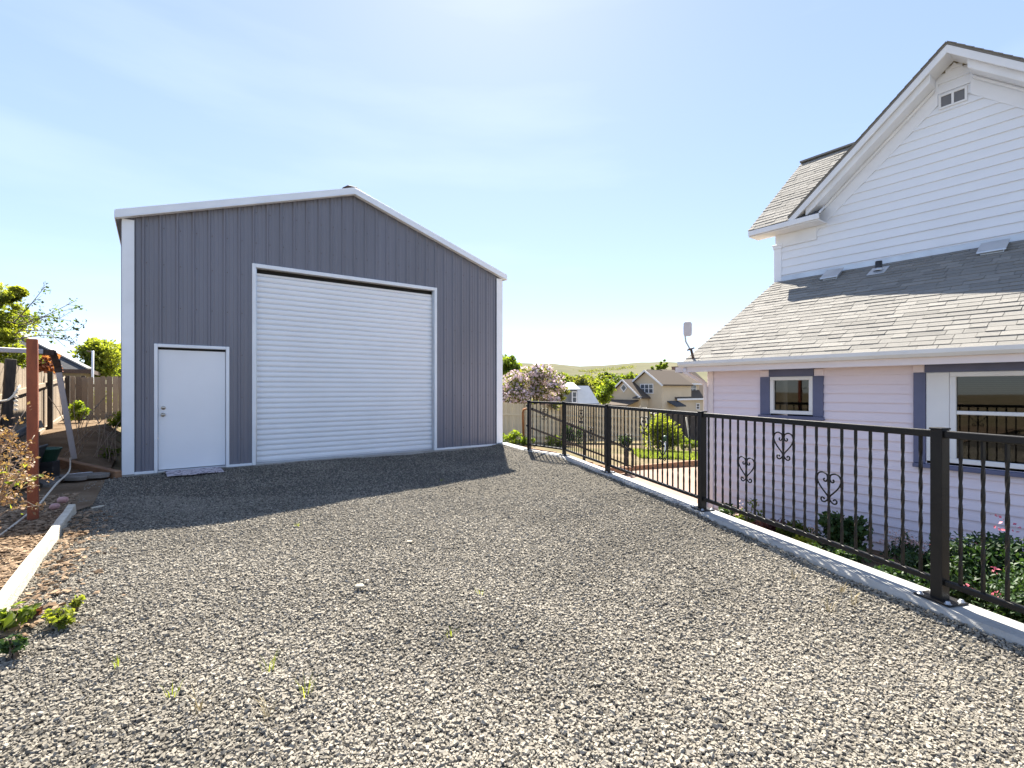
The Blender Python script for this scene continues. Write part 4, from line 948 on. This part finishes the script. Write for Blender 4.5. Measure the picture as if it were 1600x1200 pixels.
def crate():  # black box, puts the shadow below the planter into its colour
    c = at(73,742,7.3); c.z = gz(c.x,c.y)+.05; t = thing('shadow_crate', 'black crate standing in for the shadow under the green planter', 'crate', c); m = MB(Matrix.Translation(c) @ Matrix.Rotation(.4,4,'Z'))
    m.box(-.115,.115,-.115,.115,0,.36); part('body', m, M['blackpl'], t, .01); m = MB(Matrix.Translation(c) @ Matrix.Rotation(.4,4,'Z'))
    for z in (.06,.18,.30): m.box(-.12,.12,-.13,-.1155,z,z+.05)
    part('slat', m, M['blackpl'], t); return c
cr = crate()
m = MB(); m.lathe([(0,0),(.11,0),(.165,.17),(.175,.17),(.175,.19),(.155,.19),(.105,.02),(0,.02)], cr+Vector((0,0,.361)), 20); o = part('planter', m, M['greenpl']); tag(o, 'dark green round planter beside the red post', 'planter')
m = MB(); a = at(3,690,7.6); a.z = gz(a.x,a.y); m.bar(a, at(17,561,7.75), .13, .05, (1,-.4,0)); o = part('dark_plank', m, M['wood_dk'], None, .006); tag(o, 'dark plank leaning against the left fence', 'plank')
m = MB(); m.bar(at(-5,679,7.2), at(66,662,7.4), .04, .11); o = part('grey_board', m, M['slate'], None, .006); tag(o, 'grey board lying on the clutter behind the red post', 'board')
# dry twiggy shrub at the left edge
def dry_shrub():
    base = gp(-40,800,.02); base = Vector((-4.75,4.35,.02)); t = thing('dry_shrub', 'dry twiggy shrub with orange brown leaves at the left edge', 'shrub', base)
    mb = MB(); rn = random.Random(12); tips = []
    targets = [(20,735),(50,690),(38,705),(60,742),(52,760),(30,672),(10,650),(62,680),(45,735),(20,768),(56,715),(12,700),(35,750),(5,720),(70,790),(25,690),(48,640),(8,780)]
    for px, py in targets:
        px -= 8
        e = at(px, py, rn.uniform(4.2,4.9)); m_ = base.lerp(e,.5)+Vector((rn.uniform(-.1,.1),rn.uniform(-.1,.1),.12)); c_ = curve([base+Vector((rn.uniform(-.12,.12),rn.uniform(-.1,.1),0)), m_, e],6)
        mb.tube(c_, [.011-.008*i/(len(c_)-1) for i in range(len(c_))], 5)
        for k in range(4):
            s = c_[int(len(c_)*rn.uniform(.4,.9))]; f_ = s + Vector((rn.uniform(-.2,.12), rn.uniform(-.15,.15), rn.uniform(-.10,.12))); mb.tube([s, s.lerp(f_,.5)+Vector((0,0,.02)), f_], [.005,.004,.002], 4); tips += [s.lerp(f_, rn.uniform(.4,1)) for _ in range(3)]
        tips += [c_[int(len(c_)*rn.uniform(.6,.99))] for _ in range(3)]
    part('branch', mb, M['twig'], t)
    T_ = np.array([list(q) for q in tips]); n = 1500; idx = RNG.integers(0,len(T_),n); P = T_[idx]+RNG.normal(0,.025,(n,3))
    V_, F, T = leaf_cloud(P, np.full(n,.034), np.clip(RNG.normal(.5,.25,n),0,1), up=.3, wid=.6); npmesh('dry_foliage', V_, F, T, M['lf_dry'], t)
    n = 90; idx = RNG.integers(0,len(T_),n); P = T_[idx]+RNG.normal(0,.04,(n,3)); P = P[P[:,2] < .75]; n = len(P)
    V_, F, T = leaf_cloud(P, np.full(n,.055), RNG.random(n)); npmesh('green_foliage', V_, F, T, M['lf_yel'], t)
dry_shrub()
for i, (lab, px, py, h, nb) in enumerate((('tangle of bent dry stems arching over the dirt beside the workshop', 160, 700, .9, 9), ('tall thin dry bramble stems in front of the grey fence corner', 118, 690, 1.15, 9))):
    b = at(px,py,9.0 if i else 8.9); b.z = gz(b.x,b.y); mb = MB(); rn = random.Random(i+5)
    for k in range(nb):
        e = b+Vector((rn.uniform(-.9,.3), rn.uniform(.2,1), h*rn.uniform(.4,1))); c_ = curve([b+Vector((rn.uniform(-.2,.2),rn.uniform(-.2,.2),0)), b.lerp(e,.5)+Vector((0,0,.18)), e],5); mb.tube(c_, .0055, 5)
        for _ in range(3):
            q = c_[rn.randrange(2,len(c_))]; mb.tube([q, q+Vector((rn.uniform(-.15,.2),rn.uniform(-.1,.1),rn.uniform(-.05,.16)))], .003, 4)
    o = part('bramble', mb, M['twig']); tag(o, lab, 'bramble')
# leafy weeds
def weed(label, c, rad, leaf, n, lf, **k): return plant('weed', label, 'weed', c, rad, leaf, n, lf, group='weeds', **k)
weed('low bright green weed reaching onto the gravel at its near left corner', gp(95,975,.01), (.14,.10,.06), 'lf_yel', 260, .036, nclump=9)
weed('small upright green weed on the gravel beside the edging end', gp(118,952,.01), (.06,.05,.07), 'lf_yel', 110, .03, nclump=6)
weed('broad leaved green weed against the end of the bleached edging', gp(12,985,.01), (.15,.12,.09), 'lf_mid', 170, .06, nclump=8, flower=None)
weed('low dark green weed at the left edge nearest the camera', gp(18,1022,.01), (.13,.08,.04), 'lf_dark', 150, .04, nclump=7)
weed('maroon leaved weed between the two green weeds', gp(52,968,.01), (.05,.05,.05), 'lf_maroon', 22, .06, nclump=4)
weed('bright green weed in the dirt beside the swing leg', (lambda p: Vector((p.x,p.y,gz(p.x,p.y)+.05)))(at(124,680,12.4)), (.3,.2,.34), 'lf_bright', 600, .075)
weed('bright green weed close to the workshop wall on the left', (lambda p: Vector((p.x,p.y,gz(p.x,p.y)+.05)))(at(181,680,12.2)), (.26,.2,.28), 'lf_bright', 420, .075)
weed('low green weed in the shade beside the workshop on the left', (lambda p: Vector((p.x,p.y,gz(p.x,p.y)+.05)))(at(168,700,9.2)), (.25,.2,.14), 'lf_mid', 260, .05)
weed('leafy green weeds at the foot of the tan fence by the workshop corner', Vector((at(800,685,22.6).x,22.6,gz(0,22.6))), (.75,.4,.34), 'lf_bright', 700, .12)
weed('leafy green weeds at the foot of the tan fence beside the standpipe', Vector((at(822,688,22.4).x,22.4,gz(0,22.4))), (.5,.35,.25), 'lf_mid', 420, .11)
weed('green weeds behind the second railing panel', Vector((at(870,690,23).x,23,gz(2,23))), (.9,.4,.3), 'lf_mid', 500, .11)
# grass tufts on the gravel
rn = random.Random(21)
for i, (px, py, h, dry) in enumerate(((420,1050,.10,0),(478,1085,.09,0),(312,1110,.09,1),(750,930,.05,0),(705,995,.05,0),(465,823,.05,0),(1295,955,.11,1),(1332,945,.10,1),(1315,925,.08,1),(270,1085,.06,0),(420,1120,.1,1),(185,1040,.05,0),(690,752,.05,0),(1240,905,.07,1))):
    p = gp(px,py,.0); mb = MB()
    for k in range(10):
        an = rn.uniform(0,6.28); l = h*rn.uniform(.5,1.1); d_ = Vector((math.cos(an),math.sin(an),0)); s_ = Vector((-d_.y,d_.x,0))*.0018; b0 = p+d_*rn.uniform(0,.03); tip = b0+d_*l*.6+Vector((0,0,l)); md = b0+d_*l*.2+Vector((0,0,l*.6)); mb.tint = rn.random()
        mb.add([b0-s_,b0+s_,md+s_,md-s_,tip],[(0,1,2,3),(3,2,4)])
    o = part('grass_tuft', mb, M['straw'] if dry else M['lf_yel']); tag(o, 'small tuft of %s grass sprouting from the gravel' % ('dry straw coloured' if dry else 'yellow green'), 'grass tuft', ('dry' if dry else 'green')+' tufts on the gravel')
for lab, px, py, r in (('pale flat stone lying on the gravel, the largest of the loose stones', 562, 918, .035), ('pale stone on the gravel near the workshop shadow edge', 640, 848, .03)):
    m = pebble(gp(px,py,.02), r, px); zc = gp(px,py,.02).z; m.v = [Vector((q.x, q.y, zc+.012+(q.z-zc)*.35)) for q in m.v]; o = part('stone', m, M['palestone']); tag(o, lab, 'stone')
m = MB(); a = gp(143,794,.02); m.bar(a, gp(162,790,.02), .025, .012); o = part('wood_splinter', m, M['wood_wh']); tag(o, 'pale wood splinter on the shaded gravel beside the edging', 'splinter')

# ------------------------------------------------------------------ planting beside the house
def bed(px, py, Z): p = at(px,py,Z); p.z = gz(p.x,p.y); return p
G_ = 'plants in the bed along the house'
plant('flowering_shrub', 'big ferny bleeding heart with pink flowers behind the nearest railing panel', 'shrub', bed(1545,900,4.7), (.56,.46,.46), 'lf_fern', 11000, .05, group=G_, flower=('pinkfl',11,8,.025,.18), nclump=34, wid=.5, up=1.1)
plant('flowering_shrub', 'ferny pink flowered plant left of the nearest railing post', 'shrub', bed(1458,890,5.0), (.33,.34,.27), 'lf_fern', 4200, .047, group=G_, flower=('pinkfl',5,8,.024,.16), nclump=22, wid=.5, up=1.1)
plant('flowering_shrub', 'ferny pink flowered plant at the right edge of the picture', 'shrub', bed(1640,930,4.0), (.5,.5,.42), 'lf_fern', 6000, .047, group=G_, flower=('pinkfl',5,8,.024,.16), nclump=22, wid=.5, up=1.1)
plant('leafy_shrub', 'dark leafy columbine mound in front of the lavender wall', 'shrub', bed(1318,860,6.3), (.33,.3,.31), 'lf_dark', 1700, .075, group=G_, nclump=20, wid=.75, up=1)
plant('flowering_plant', 'pale cream pink flower stems against the lavender wall', 'plant', bed(1412,862,5.85), (.3,.2,.24), 'lf_fern', 420, .05, group=G_, flower=('palefl',16,16,.028,.16), wid=.6)
plant('flowering_plant', 'small pale pink flower spray left of the dark columbine mound', 'plant', bed(1281,845,6.4), (.12,.1,.2), 'lf_fern', 160, .045, group=G_, flower=('palefl',6,14,.026,.12))
plant('flowering_plant', 'pink flower spikes above the low green plants near the fourth post', 'plant', bed(1170,800,7.2), (.22,.16,.3), 'lf_mid', 300, .05, group=G_, flower=('palefl',8,12,.026,.2))
plant('ground_plant', 'yellow green low mound beside the curb', 'plant', bed(1260,850,6.0), (.17,.14,.22), 'lf_yel', 420, .045, group=G_, up=1)
plant('ground_plant', 'maroon leaved low plant in the bed behind the bottom rail', 'plant', bed(1206,820,7.0), (.34,.2,.19), 'lf_maroon', 1000, .055, group=G_, up=1)
plant('ground_plant', 'dark green low plant at the house corner end of the bed', 'plant', bed(1150,800,7.6), (.5,.25,.2), 'lf_dark', 1500, .06, group=G_, up=1)
plant('ground_plant', 'yellow green small plant at the house corner beside the fourth post', 'plant', bed(1118,806,7.9), (.12,.12,.1), 'lf_yel', 200, .05, group=G_)
plant('ground_plant', 'dark green low plant between the maroon and yellow green plants', 'plant', bed(1246,835,6.85), (.34,.2,.18), 'lf_mid', 1000, .055, group=G_, up=1)
plant('ground_plant', 'dark green low plant in front of the dark columbine mound', 'plant', bed(1312,892,5.6), (.45,.25,.24), 'lf_dark', 1300, .055, group=G_, up=1)
plant('ground_plant', 'mid green low plant beside the curb left of the nearest post', 'plant', bed(1395,905,4.8), (.4,.25,.24), 'lf_fern', 1500, .055, group=G_, up=1)
def bed_soil():
    pts = [HS @ Vector((s,d,0)) for s,d in ((.3,-.01),(7.2,-.01),(7.2,-2.6),(.3,-2.6))]
    return patch('planting_bed', [(p.x,p.y) for p in pts], M['soil'], .012)
bed_soil()

# ------------------------------------------------------------------ lower yard and neighbours
def yb(px, Z): p = at(px,700,Z); return Vector((p.x, p.y, gz(p.x,p.y)))
plant('round_bush', 'bright green round bush in the lower yard beyond the railing', 'bush', yb(1033,21.5), (1.05,.9,.95), 'lf_yel', 5200, .11, stems=7, nclump=34)
plant('round_bush', 'dark round bush low beside the tan fence', 'bush', yb(980,25), (.55,.45,.42), 'lf_dark', 900, .1)
plant('round_bush', 'dark green bush against the tan fence behind the second railing panel', 'bush', yb(893,25.2), (.8,.5,.6), 'lf_dark', 1000, .12)
plant('round_bush', 'low bright green bush in front of the dark brown fence', 'bush', yb(1080,26), (.9,.5,.35), 'lf_bright', 700, .12)
for lab, px, Z, top, dx in (('white stake leaning in front of the round bush', 1018, 20.5, 650, -8), ('tall white stake leaning beside the dark brown fence', 1081, 20, 652, -9), ('white stake standing upright left of the round bush', 1003, 21, 652, 0)):
    b = yb(px,Z); m = MB(); m.tube([b, at(px+dx,top,Z)], .028, 6); o = part('white_stake', m, M['wood_wh']); tag(o, lab, 'stake')
b = yb(1039,17.5); t = thing('garden_light', 'small solar garden light on a pale stem in the lower yard', 'garden light', b)
m = MB(); m.tube([b, b+Vector((0,0,.62))], .03, 8); part('stem', m, M['wh_metal'], t); m = MB(); m.lathe([(.04,.62),(.09,.64),(.09,.74),(.11,.75),(.03,.82),(0,.82)], b, 12); part('lamp_head', m, M['greenpl'], t)
# neighbouring houses
def far_window(F_, parent, x0, x1, y, z0, z1, n=1, name='window', axis='x', fr=.09):
    m = MB(F_); g = MB(F_)
    def bx(mb, a0, a1, d0, d1, h0, h1): mb.box(a0,a1,y-d1,y-d0,h0,h1) if axis == 'x' else mb.box(y-d1,y-d0,a0,a1,h0,h1)
    bx(m,x0-fr,x1+fr,0,.07,z1,z1+fr); bx(m,x0-fr,x1+fr,0,.07,z0-fr,z0); bx(m,x0-fr,x0,0,.068,z0,z1); bx(m,x1,x1+fr,0,.068,z0,z1)
    for k in range(1,n): c = x0+(x1-x0)*k/n; bx(m,c-fr*.5,c+fr*.5,0,.066,z0,z1)
    bx(m,x0,x1,0,.05,(z0+z1)/2-.03,(z0+z1)/2+.03); bx(g,x0+.002,x1-.002,.005,.03,z0+.002,z1-.002)
    o = part(name, m, M['trim'], parent); part('pane', g, M['farglass'], o)
def gable(mb, x0, x1, y0, y1, ze, zr, axis, th=.16, ov=.35, pale=None):
    """two slabs of a gable roof; axis 'x': ridge runs along x"""
    if axis == 'x':
        c = (y0+y1)/2; k = (zr-ze)/((y1-y0)/2)
        for e, s in ((y0,-1),(y1,1)):
            ee = e+s*ov; P = [(x0-ov,ee,ze-k*ov),(x1+ov,ee,ze-k*ov),(x1+ov,c,zr),(x0-ov,c,zr)]; mb.slab(P if s < 0 else P[::-1], (0,0,th))
    else:
        c = (x0+x1)/2; k = (zr-ze)/((x1-x0)/2)
        for e, s in ((x0,-1),(x1,1)):
            ee = e+s*ov; P = [(ee,y0-ov,ze-k*ov),(ee,y1+ov,ze-k*ov),(c,y1+ov,zr),(c,y0-ov,zr)]; mb.slab(P[::-1] if s < 0 else P, (0,0,th))
def beige_house():
    O = at(1056,621,60); F_ = frame(O.x,O.y,TH); b0 = gz(O.x,O.y)-.6; t = thing('neighbour_house', 'beige two storey house with brown gabled roofs beyond the railing', 'house', (O.x,O.y,b0))
    E, RZ_ = .38, 3.75
    m = MB(F_); m.box(0,9.5,0,8,b0,E); m.slab([(0,0,E),(0,8,E),(0,4,RZ_-.05)][::-1], (.1,0,0)); part('wall', m, M['beige'], t)
    m = MB(F_); gable(m,0,9.5,0,8,E,RZ_,'x'); part('roof', m, M['shingle_b'], t)
    # upper gable facing the yard
    m = MB(F_); m.box(-2.8,3,-.1,4.5,b0,2.0); m.slab([(-2.8,-.1,2.0),(-2.8,4.5,2.0),(-2.8,2.2,3.5)][::-1], (.1,0,0)); part('wall', m, M['beige'], t)
    m = MB(F_); gable(m,-2.8,2.6,-.1,4.5,2.02,3.55,'x'); r2 = part('roof', m, M['shingle_b'], t)
    m = MB(F_)
    for s in (-1,1): m.bar((-3.17,2.2+s*2.66,1.78),(-3.17,2.2,3.66),.06,.2)
    part('verge_board', m, M['trim'], r2)
    far_window(F_,t,1.2,3.0,-2.81,.95,1.95,3,axis='y')
    # lower left gable
    m = MB(F_); m.box(-4.2,-2.7,1.9,7.1,b0,.5); m.slab([(-4.2,1.9,.5),(-4.2,7.1,.5),(-4.2,4.5,2.4)][::-1], (.1,0,0)); part('wall', m, M['beige'], t)
    m = MB(F_); gable(m,-4.2,-2.5,1.9,7.1,.5,2.45,'x'); gable(m,-2.5,.5,2.6,7.1,.9,2.5,'x'); r3 = part('roof', m, M['shingle_b'], t)
    m = MB(F_)
    for s in (-1,1): m.bar((-4.57,4.5+s*2.95,.26),(-4.57,4.5,2.55),.06,.18)
    part('verge_board', m, M['trim'], r3)
    m = MB(F_ @ Matrix.Translation((-4.22,4.5,1.55)) @ Matrix.Rotation(R(45),4,'X')); m.box(-.05,.0,-.4,.4,-.4,.4); vw = part('diamond_window', m, M['trim'], t)
    m = MB(F_ @ Matrix.Translation((-4.275,4.5,1.55)) @ Matrix.Rotation(R(45),4,'X')); m.box(-.02,.0,-.27,.27,-.27,.27); part('pane', m, M['farglass'], vw)
    m = MB(F_); 
    m.slab([(-4.9,1.6,.25),(-4.2,1.6,.45),(-4.2,2.6,.45),(-4.9,2.6,.25)],(0,0,.12)); m.slab([(-4.9,6.4,.25),(-4.2,6.4,.45),(-4.2,7.4,.45),(-4.9,7.4,.25)],(0,0,.12)); part('gable_return', m, M['shingle_g'], r3)
    # dormer on the main slope
    m = MB(F_); dx0, dx1, dy = 2.6, 6.2, .9; m.box(dx0,dx1,dy,3.6,.9,2.1); part('dormer_wall', m, M['beige'], t)
    m = MB(F_); P = [(dx0-.35,dy-.5,2.02),(dx1+.35,dy-.5,2.02),(dx1+.35,4,RZ_+.1),(dx0-.35,4,RZ_+.1)]; m.slab(P,(0,0,.14)); dr = part('dormer_roof', m, M['shingle_b'], t)
    m = MB(F_); m.bar((dx0-.35,dy-.52,2.05),(dx1+.35,dy-.52,2.05),.05,.2); part('dormer_fascia', m, M['trim'], dr)
    far_window(F_,t,3.4,5.4,dy-.001,1.05,1.95,3)
    far_window(F_,t,1.0,1.6,-.001,-1.1,-.5); far_window(F_,t,4.2,4.8,-.001,-1.1,-.5); far_window(F_,t,7.2,8.0,-.001,-1.2,-.3)
    m = MB(F_); m.bar((-.3,-.42,.14),(9.8,-.42,.14),.05,.22); part('fascia', m, M['trim'], t)
    m = MB(F_); m.slab([(-1.8,-1.3,-.7),(.2,-1.3,-.7),(.2,-.1,-.15),(-1.8,-.1,-.15)],(0,0,.14)); part('porch_roof', m, M['shingle_g'], t)
    m = MB(F_); m.slab([(-6.4,2.2,-.65),(-4.2,2.2,-.05),(-4.2,7.4,-.05),(-6.4,7.4,-.65)],(0,0,.14)); part('porch_roof', m, M['shingle_b'], t)
    m = MB(F_); m.box(5.5,6.3,3.8,4.6,3.2,4.35); m.box(5.45,6.35,3.75,4.65,4.35,4.45); part('chimney', m, M['brick'], t)
beige_house()
def small_house():
    O = at(889,632,46); F_ = frame(O.x,O.y,R(8)); b0 = gz(O.x,O.y)-.5; t = thing('garage_house', 'small grey house with a pale grey blue roof and dormer beyond the tan fence', 'house', (O.x,O.y,b0))
    m = MB(F_); m.box(0,2.65,0,3,b0,-.05); part('wall', m, M['wood_dk'], t)
    m = MB(F_); P = [(-.1,-.25,-.05),(2.85,-.25,-.05),(2.35,1.5,1.6),(.7,1.5,1.6)]; m.slab(P,(0,0,.12)); P = [(-.1,3.2,-.05),(2.85,3.2,-.05),(2.35,1.5,1.6),(.7,1.5,1.6)]; m.slab(P[::-1],(0,0,.12)); m.slab([(2.85,-.25,-.05),(2.85,3.2,-.05),(2.35,1.5,1.6)],(0,0,.1)); m.slab([(-.1,-.25,-.05),(-.1,3.2,-.05),(.7,1.5,1.6)][::-1],(0,0,.1)); part('roof', m, M['greyblue'], t)
    m = MB(F_); m.box(-.1,.75,-.2,2,0,1.35); part('dormer_wall', m, M['greywall'], t)
    m = MB(F_); m.slab([(-.3,-.4,1.3),(1.0,-.4,1.3),(.8,1.6,1.95),(-.1,1.6,1.95)],(0,0,.1)); part('dormer_roof', m, M['greyblue'], t)
    far_window(F_,t,.3,.62,-.201,.2,1.1,1)
    m = MB(F_); m.box(-1.9,-1.4,4.5,5.0,b0,3.4); part('chimney', m, M['brick'], t)
small_house()
def left_house():
    apx = at(66,531,24); e1 = at(141,580,22.5); t = thing('hip_roof_house', 'neighbouring house with grey hipped shingle roof behind the left fence', 'house', (apx.x,apx.y,0)); ez = 2.2
    O = Vector((e1.x,e1.y,0)); C = O - U*4.6 + V*3.4; az = 4.15
    A = [O, O+V*6.8, O+V*6.8-U*9.2, O-U*9.2]; r1, r2 = O+V*3.4-U*3.2, O+V*3.4-U*6
    m = MB(); z = Vector((0,0,ez)); zz = Vector((0,0,az))
    for P in ([A[3]+z,A[0]+z,r1+zz,r2+zz],[A[0]+z,A[1]+z,r1+zz],[A[1]+z,A[2]+z,r2+zz,r1+zz],[A[2]+z,A[3]+z,r2+zz]): m.slab(P,(0,0,.08))
    rf = part('roof', m, M['shingle_g'], t)
    m = MB(); m.bar(A[0]+z+Vector((0,0,.12)), r1+zz+Vector((0,0,.12)), .22, .06); part('hip_cap', m, M['conc'], rf)
    m = MB(); q = (r1+r2)*.5+zz; m.tube([q+U*.9-Vector((0,0,.2)), q+U*.9+Vector((0,0,.35))], .11, 8); part('vent_pipe', m, M['galv'], rf)
    m = MB()
    for a, b in zip(A, A[1:]+A[:1]): m.bar(a+z+Vector((0,0,.0)), b+z+Vector((0,0,.0)), .06, .18)
    part('fascia', m, M['rustdk'], rf)
    m = MB(); c = [p.lerp(O+V*3.4-U*4.6,.08) for p in A]; m.slab([p+Vector((0,0,-.5)) for p in c],(0,0,ez+.5)); part('wall', m, M['olivewall'], t)
left_house()
# street lamp behind the left back fence
b = at(144,640,17); b.z = .3; tp = at(145,548,17); t = thing('yard_lamp', 'thin white pole with a dark lamp arm behind the grey fence', 'lamp post', b)
m = MB(); m.tube([b, tp], .035, 8); part('pole', m, M['wh_metal'], t); m = MB(); m.tube([tp-Vector((.0,0,.05)), tp+Vector((-.22,0,-.02)), tp+Vector((-.27,0,-.06))], .03, 6); part('lamp_arm', m, M['rustdk'], t)

# ------------------------------------------------------------------ trees
def left_twigs(mb):
    rn = random.Random(6); s0 = at(20,560,9.6)
    for px, py in ((118,470),(112,502),(122,515),(70,448),(100,540),(115,535),(92,487),(60,500)):
        e = at(px,py,9.0+rn.uniform(-.3,.5)); s = at(20+rn.uniform(-14,14), 505+rn.uniform(-20,30), 9.6); c_ = curve([s, s.lerp(e,.5)+Vector((0,0,rn.uniform(-.08,.12))), e],6); mb.tube(c_, [.012-.009*i/(len(c_)-1) for i in range(len(c_))], 5)
        for k in range(7):
            q = c_[int(len(c_)*rn.uniform(.3,.95))]; f_ = q+Vector((rn.uniform(-.1,.3), rn.uniform(-.2,.2), rn.uniform(-.12,.2))); mb.tube([q,f_],[.004,.002],4); TW.append(f_); TW.append(q.lerp(f_,.5))
        TW.append(e)
TW = []
lb = at(-70,640,10.2); lb.z = .3
tl = tree('leafy_tree', 'bright green leafy tree with bare twigs reaching right behind the left fence', 'tree', lb, [(at(-60,500,10.2),(1.3,1.1,.85)),(at(-5,490,10.0),(.62,.6,.62)),(at(8,545,9.9),(.62,.6,.42)),(at(20,468,9.9),(.42,.4,.32)),(at(-90,440,10.5),(1.0,1.0,.7))], 'lf_yel', 21000, .078, .13, nclump=120, cr=.2, extra=left_twigs, limbs=14)
P = np.repeat(np.array([list(q) for q in TW]), 3, 0); P += RNG.normal(0,.035,P.shape); V_, F, T = leaf_cloud(P, np.full(len(P),.06), np.clip(RNG.normal(.3,.2,len(P)),0,1)); npmesh('twig_foliage', V_, F, T, M['lf_mid'], tl)
def far_tree(label, px, Z, ptop, pbot_crown, wpx, leaf, n, lf, name='leafy_tree', nclump=22, group=None, lob=2, **k):
    s = Z/FPX; top = CAMZ-(ptop-HOR)*s; bot = CAMZ-(pbot_crown-HOR)*s; x = (px-800)*s; h = (top-bot)/2; w_ = wpx*s/2; g = gz(x,Z)
    L = [((x,Z,(top+bot)/2),(w_*.8,w_*.75,h*.86))]
    rn = random.Random(int(px*7+Z))
    for i in range(lob): L.append(((x+rn.uniform(-.55,.55)*w_, Z+rn.uniform(-.3,.3)*w_, (top+bot)/2+rn.uniform(-.5,.55)*h),(w_*.5,w_*.5,h*.45)))
    return tree(name, label, 'tree', (x,Z,min(g, bot)-.0 if g > bot else g), L, leaf, n, lf, max(.08,w_*.08), group=group, nclump=nclump, cr=.3, **k)
far_tree('yellow green feathery tree behind the grey fence left of the workshop', 158, 27, 521, 600, 92, 'lf_yel', 5000, .2, nclump=46, lob=4)
far_tree('yellow green feathery tree half hidden by the workshop on the left', 190, 30, 524, 600, 70, 'lf_yel', 2600, .2, nclump=30, lob=3)
far_tree('reddish leaved small tree in front of the grey hipped roof', 68, 15, 535, 612, 52, 'lf_red', 1500, .11, name='maple_tree')
far_tree('mid green tree between the left tree and the red post', 30, 16, 545, 600, 60, 'lf_bright', 1600, .13)
LIL = [((.75,26.2,1.5),(1.4,1.2,1.2)),((1.6,26,1.95),(.85,.9,1.05)),((2.2,26,1.2),(.65,.8,1.1)),((.1,26,1.0),(1.2,1,.9))]
tree('lilac_tree', 'lilac tree covered in pale blossom above the tan fence', 'tree', (1.3,26.2,gz(1.3,26.2)), LIL, ('lf_olive',.95,'lilac',1.0), 4200, .15, .1, nclump=60, cr=.26)
far_tree('bright green tree behind the lilac beside the workshop wall', 795, 30, 549, 600, 62, 'lf_bright', 2200, .22, nclump=30)
far_tree('olive green tree right of the lilac', 874, 31, 574, 640, 34, 'lf_olive', 1700, .2, nclump=24)
far_tree('olive tree in pale blossom behind the small grey house', 910, 58, 584, 625, 60, 'lf_olive', 1800, .32, nclump=26)
far_tree('bright green young tree between the small grey house and the beige house', 944, 50, 588, 642, 46, 'lf_bright', 2600, .25, nclump=30)
far_tree('dark bushy tree behind the beige house on its left', 980, 78, 577, 610, 44, 'lf_mid', 1700, .45, nclump=24)
rn = random.Random(31); kinds = [('lf_mid','mid green'),('lf_yel','yellow green'),('lf_olive','olive'),('lf_bright','bright green'),('lf_dark','dark green')]
ORD = ['first','second','third','fourth','fifth','sixth','seventh','eighth','ninth','tenth','eleventh','twelfth','thirteenth','fourteenth','fifteenth','sixteenth','seventeenth','eighteenth']
ROW = sorted([(868,95,577,40,1),(890,110,576,36,0),(905,92,578,34,3),(922,120,577,34,2),(938,96,578,36,1),(955,115,576,34,0),(968,100,580,28,4),(850,105,575,40,3),(830,90,571,36,0),(812,100,570,36,4),(862,88,584,34,2),(878,84,585,30,3),(899,83,586,34,1),(914,87,584,34,2),(930,85,586,32,1),(961,90,586,30,3),(989,112,578,30,2),(1004,118,576,28,1)])
for i, (px, Z, top, wd, k) in enumerate(ROW):
    far_tree('%s tree, %s from the left in the far row below the hills' % (kinds[k][1], ORD[i]), px, Z, top, 622, wd*1.4, kinds[k][0], 1500, .55, group='trees below the hills', nclump=18, limbs=4)
for i, (px, top, lab) in enumerate(((1019,572,'leftmost'),(1028,568,'second from the left'),(1034,566,'third from the left'),(1040,561,'tallest'))):
    Z = 105; s = Z/FPX; x = (px-800)*s; z1 = CAMZ-(top-HOR)*s; g = gz(x,Z)
    tree('poplar_tree', 'slim bright green poplar behind the beige house roof, %s of four' % lab, 'tree', (x,Z,g), [((x,Z,(g+2+z1)/2),(.8,.8,(z1-g-2)/2)),((x,Z,z1-1.0),(.6,.6,1.4))], 'lf_bright', 1500, .4, .12, group='poplars behind the beige house', nclump=26, cr=.3, limbs=4)
plant('blossom_bush', 'white blossoming bush in front of the beige house', 'bush', Vector((at(1009,640,44).x,44,gz(12,44))), (1.0,.8,1.35), 'lf_olive', 1100, .2, flower=('whitefl',40,16,.13,.5), nclump=20)
plant('blossom_bush', 'pale lilac blossoming bush in front of the lower beige gable', 'bush', Vector((at(968,640,42).x,42,gz(9,42))), (1.5,.9,1.0), 'lf_maroon', 1200, .2, flower=('lilac',40,16,.13,.5), nclump=20)
plant('blossom_bush', 'yellow green bush in front of the beige house porch', 'bush', Vector((at(1042,640,40).x,40,gz(12,40))), (1.2,.8,1.2), 'lf_yel', 1100, .2, nclump=18)
# scrub on the hills and the wooded valley
def scrub():
    V_, F, T = [], [], []; n0 = 0; N = 0
    P, S = [], []
    for i in range(420):
        Z = RNG.uniform(130, 330); px = RNG.uniform(-100, 1150); x = (px-800)/FPX*Z; g = -5.7 - .0; h = RNG.uniform(2.5,6.0); k = 26
        P.append(np.array([x,Z,g+h*.5]) + RNG.normal(0,1,(k,3))*np.array([h*.4,h*.4,h*.28])); S += [h*.30]*k
    for i in range(150):                          # along the gully of the hill
        t = RNG.random(); px = 895+t*95+RNG.normal(0,4); Z = 760; py = 582-t*9+RNG.normal(0,1.2); c = np.array(at(px,py,Z)); k = 14
        P.append(c + RNG.normal(0,1,(k,3))*np.array([2.0,4,.7])); S += [1.1]*k
    P = np.concatenate(P); V_, F, T = leaf_cloud(P, np.array(S), np.clip(RNG.normal(.5,.25,len(P)),0,1), wid=.8)
    return npmesh('woodland', V_, F, T, M['lf_olive'])
struct(scrub(), 'stuff', 'far belt of trees and scrub below and along the hills', 'woodland')
bpy.context.view_layer.update()
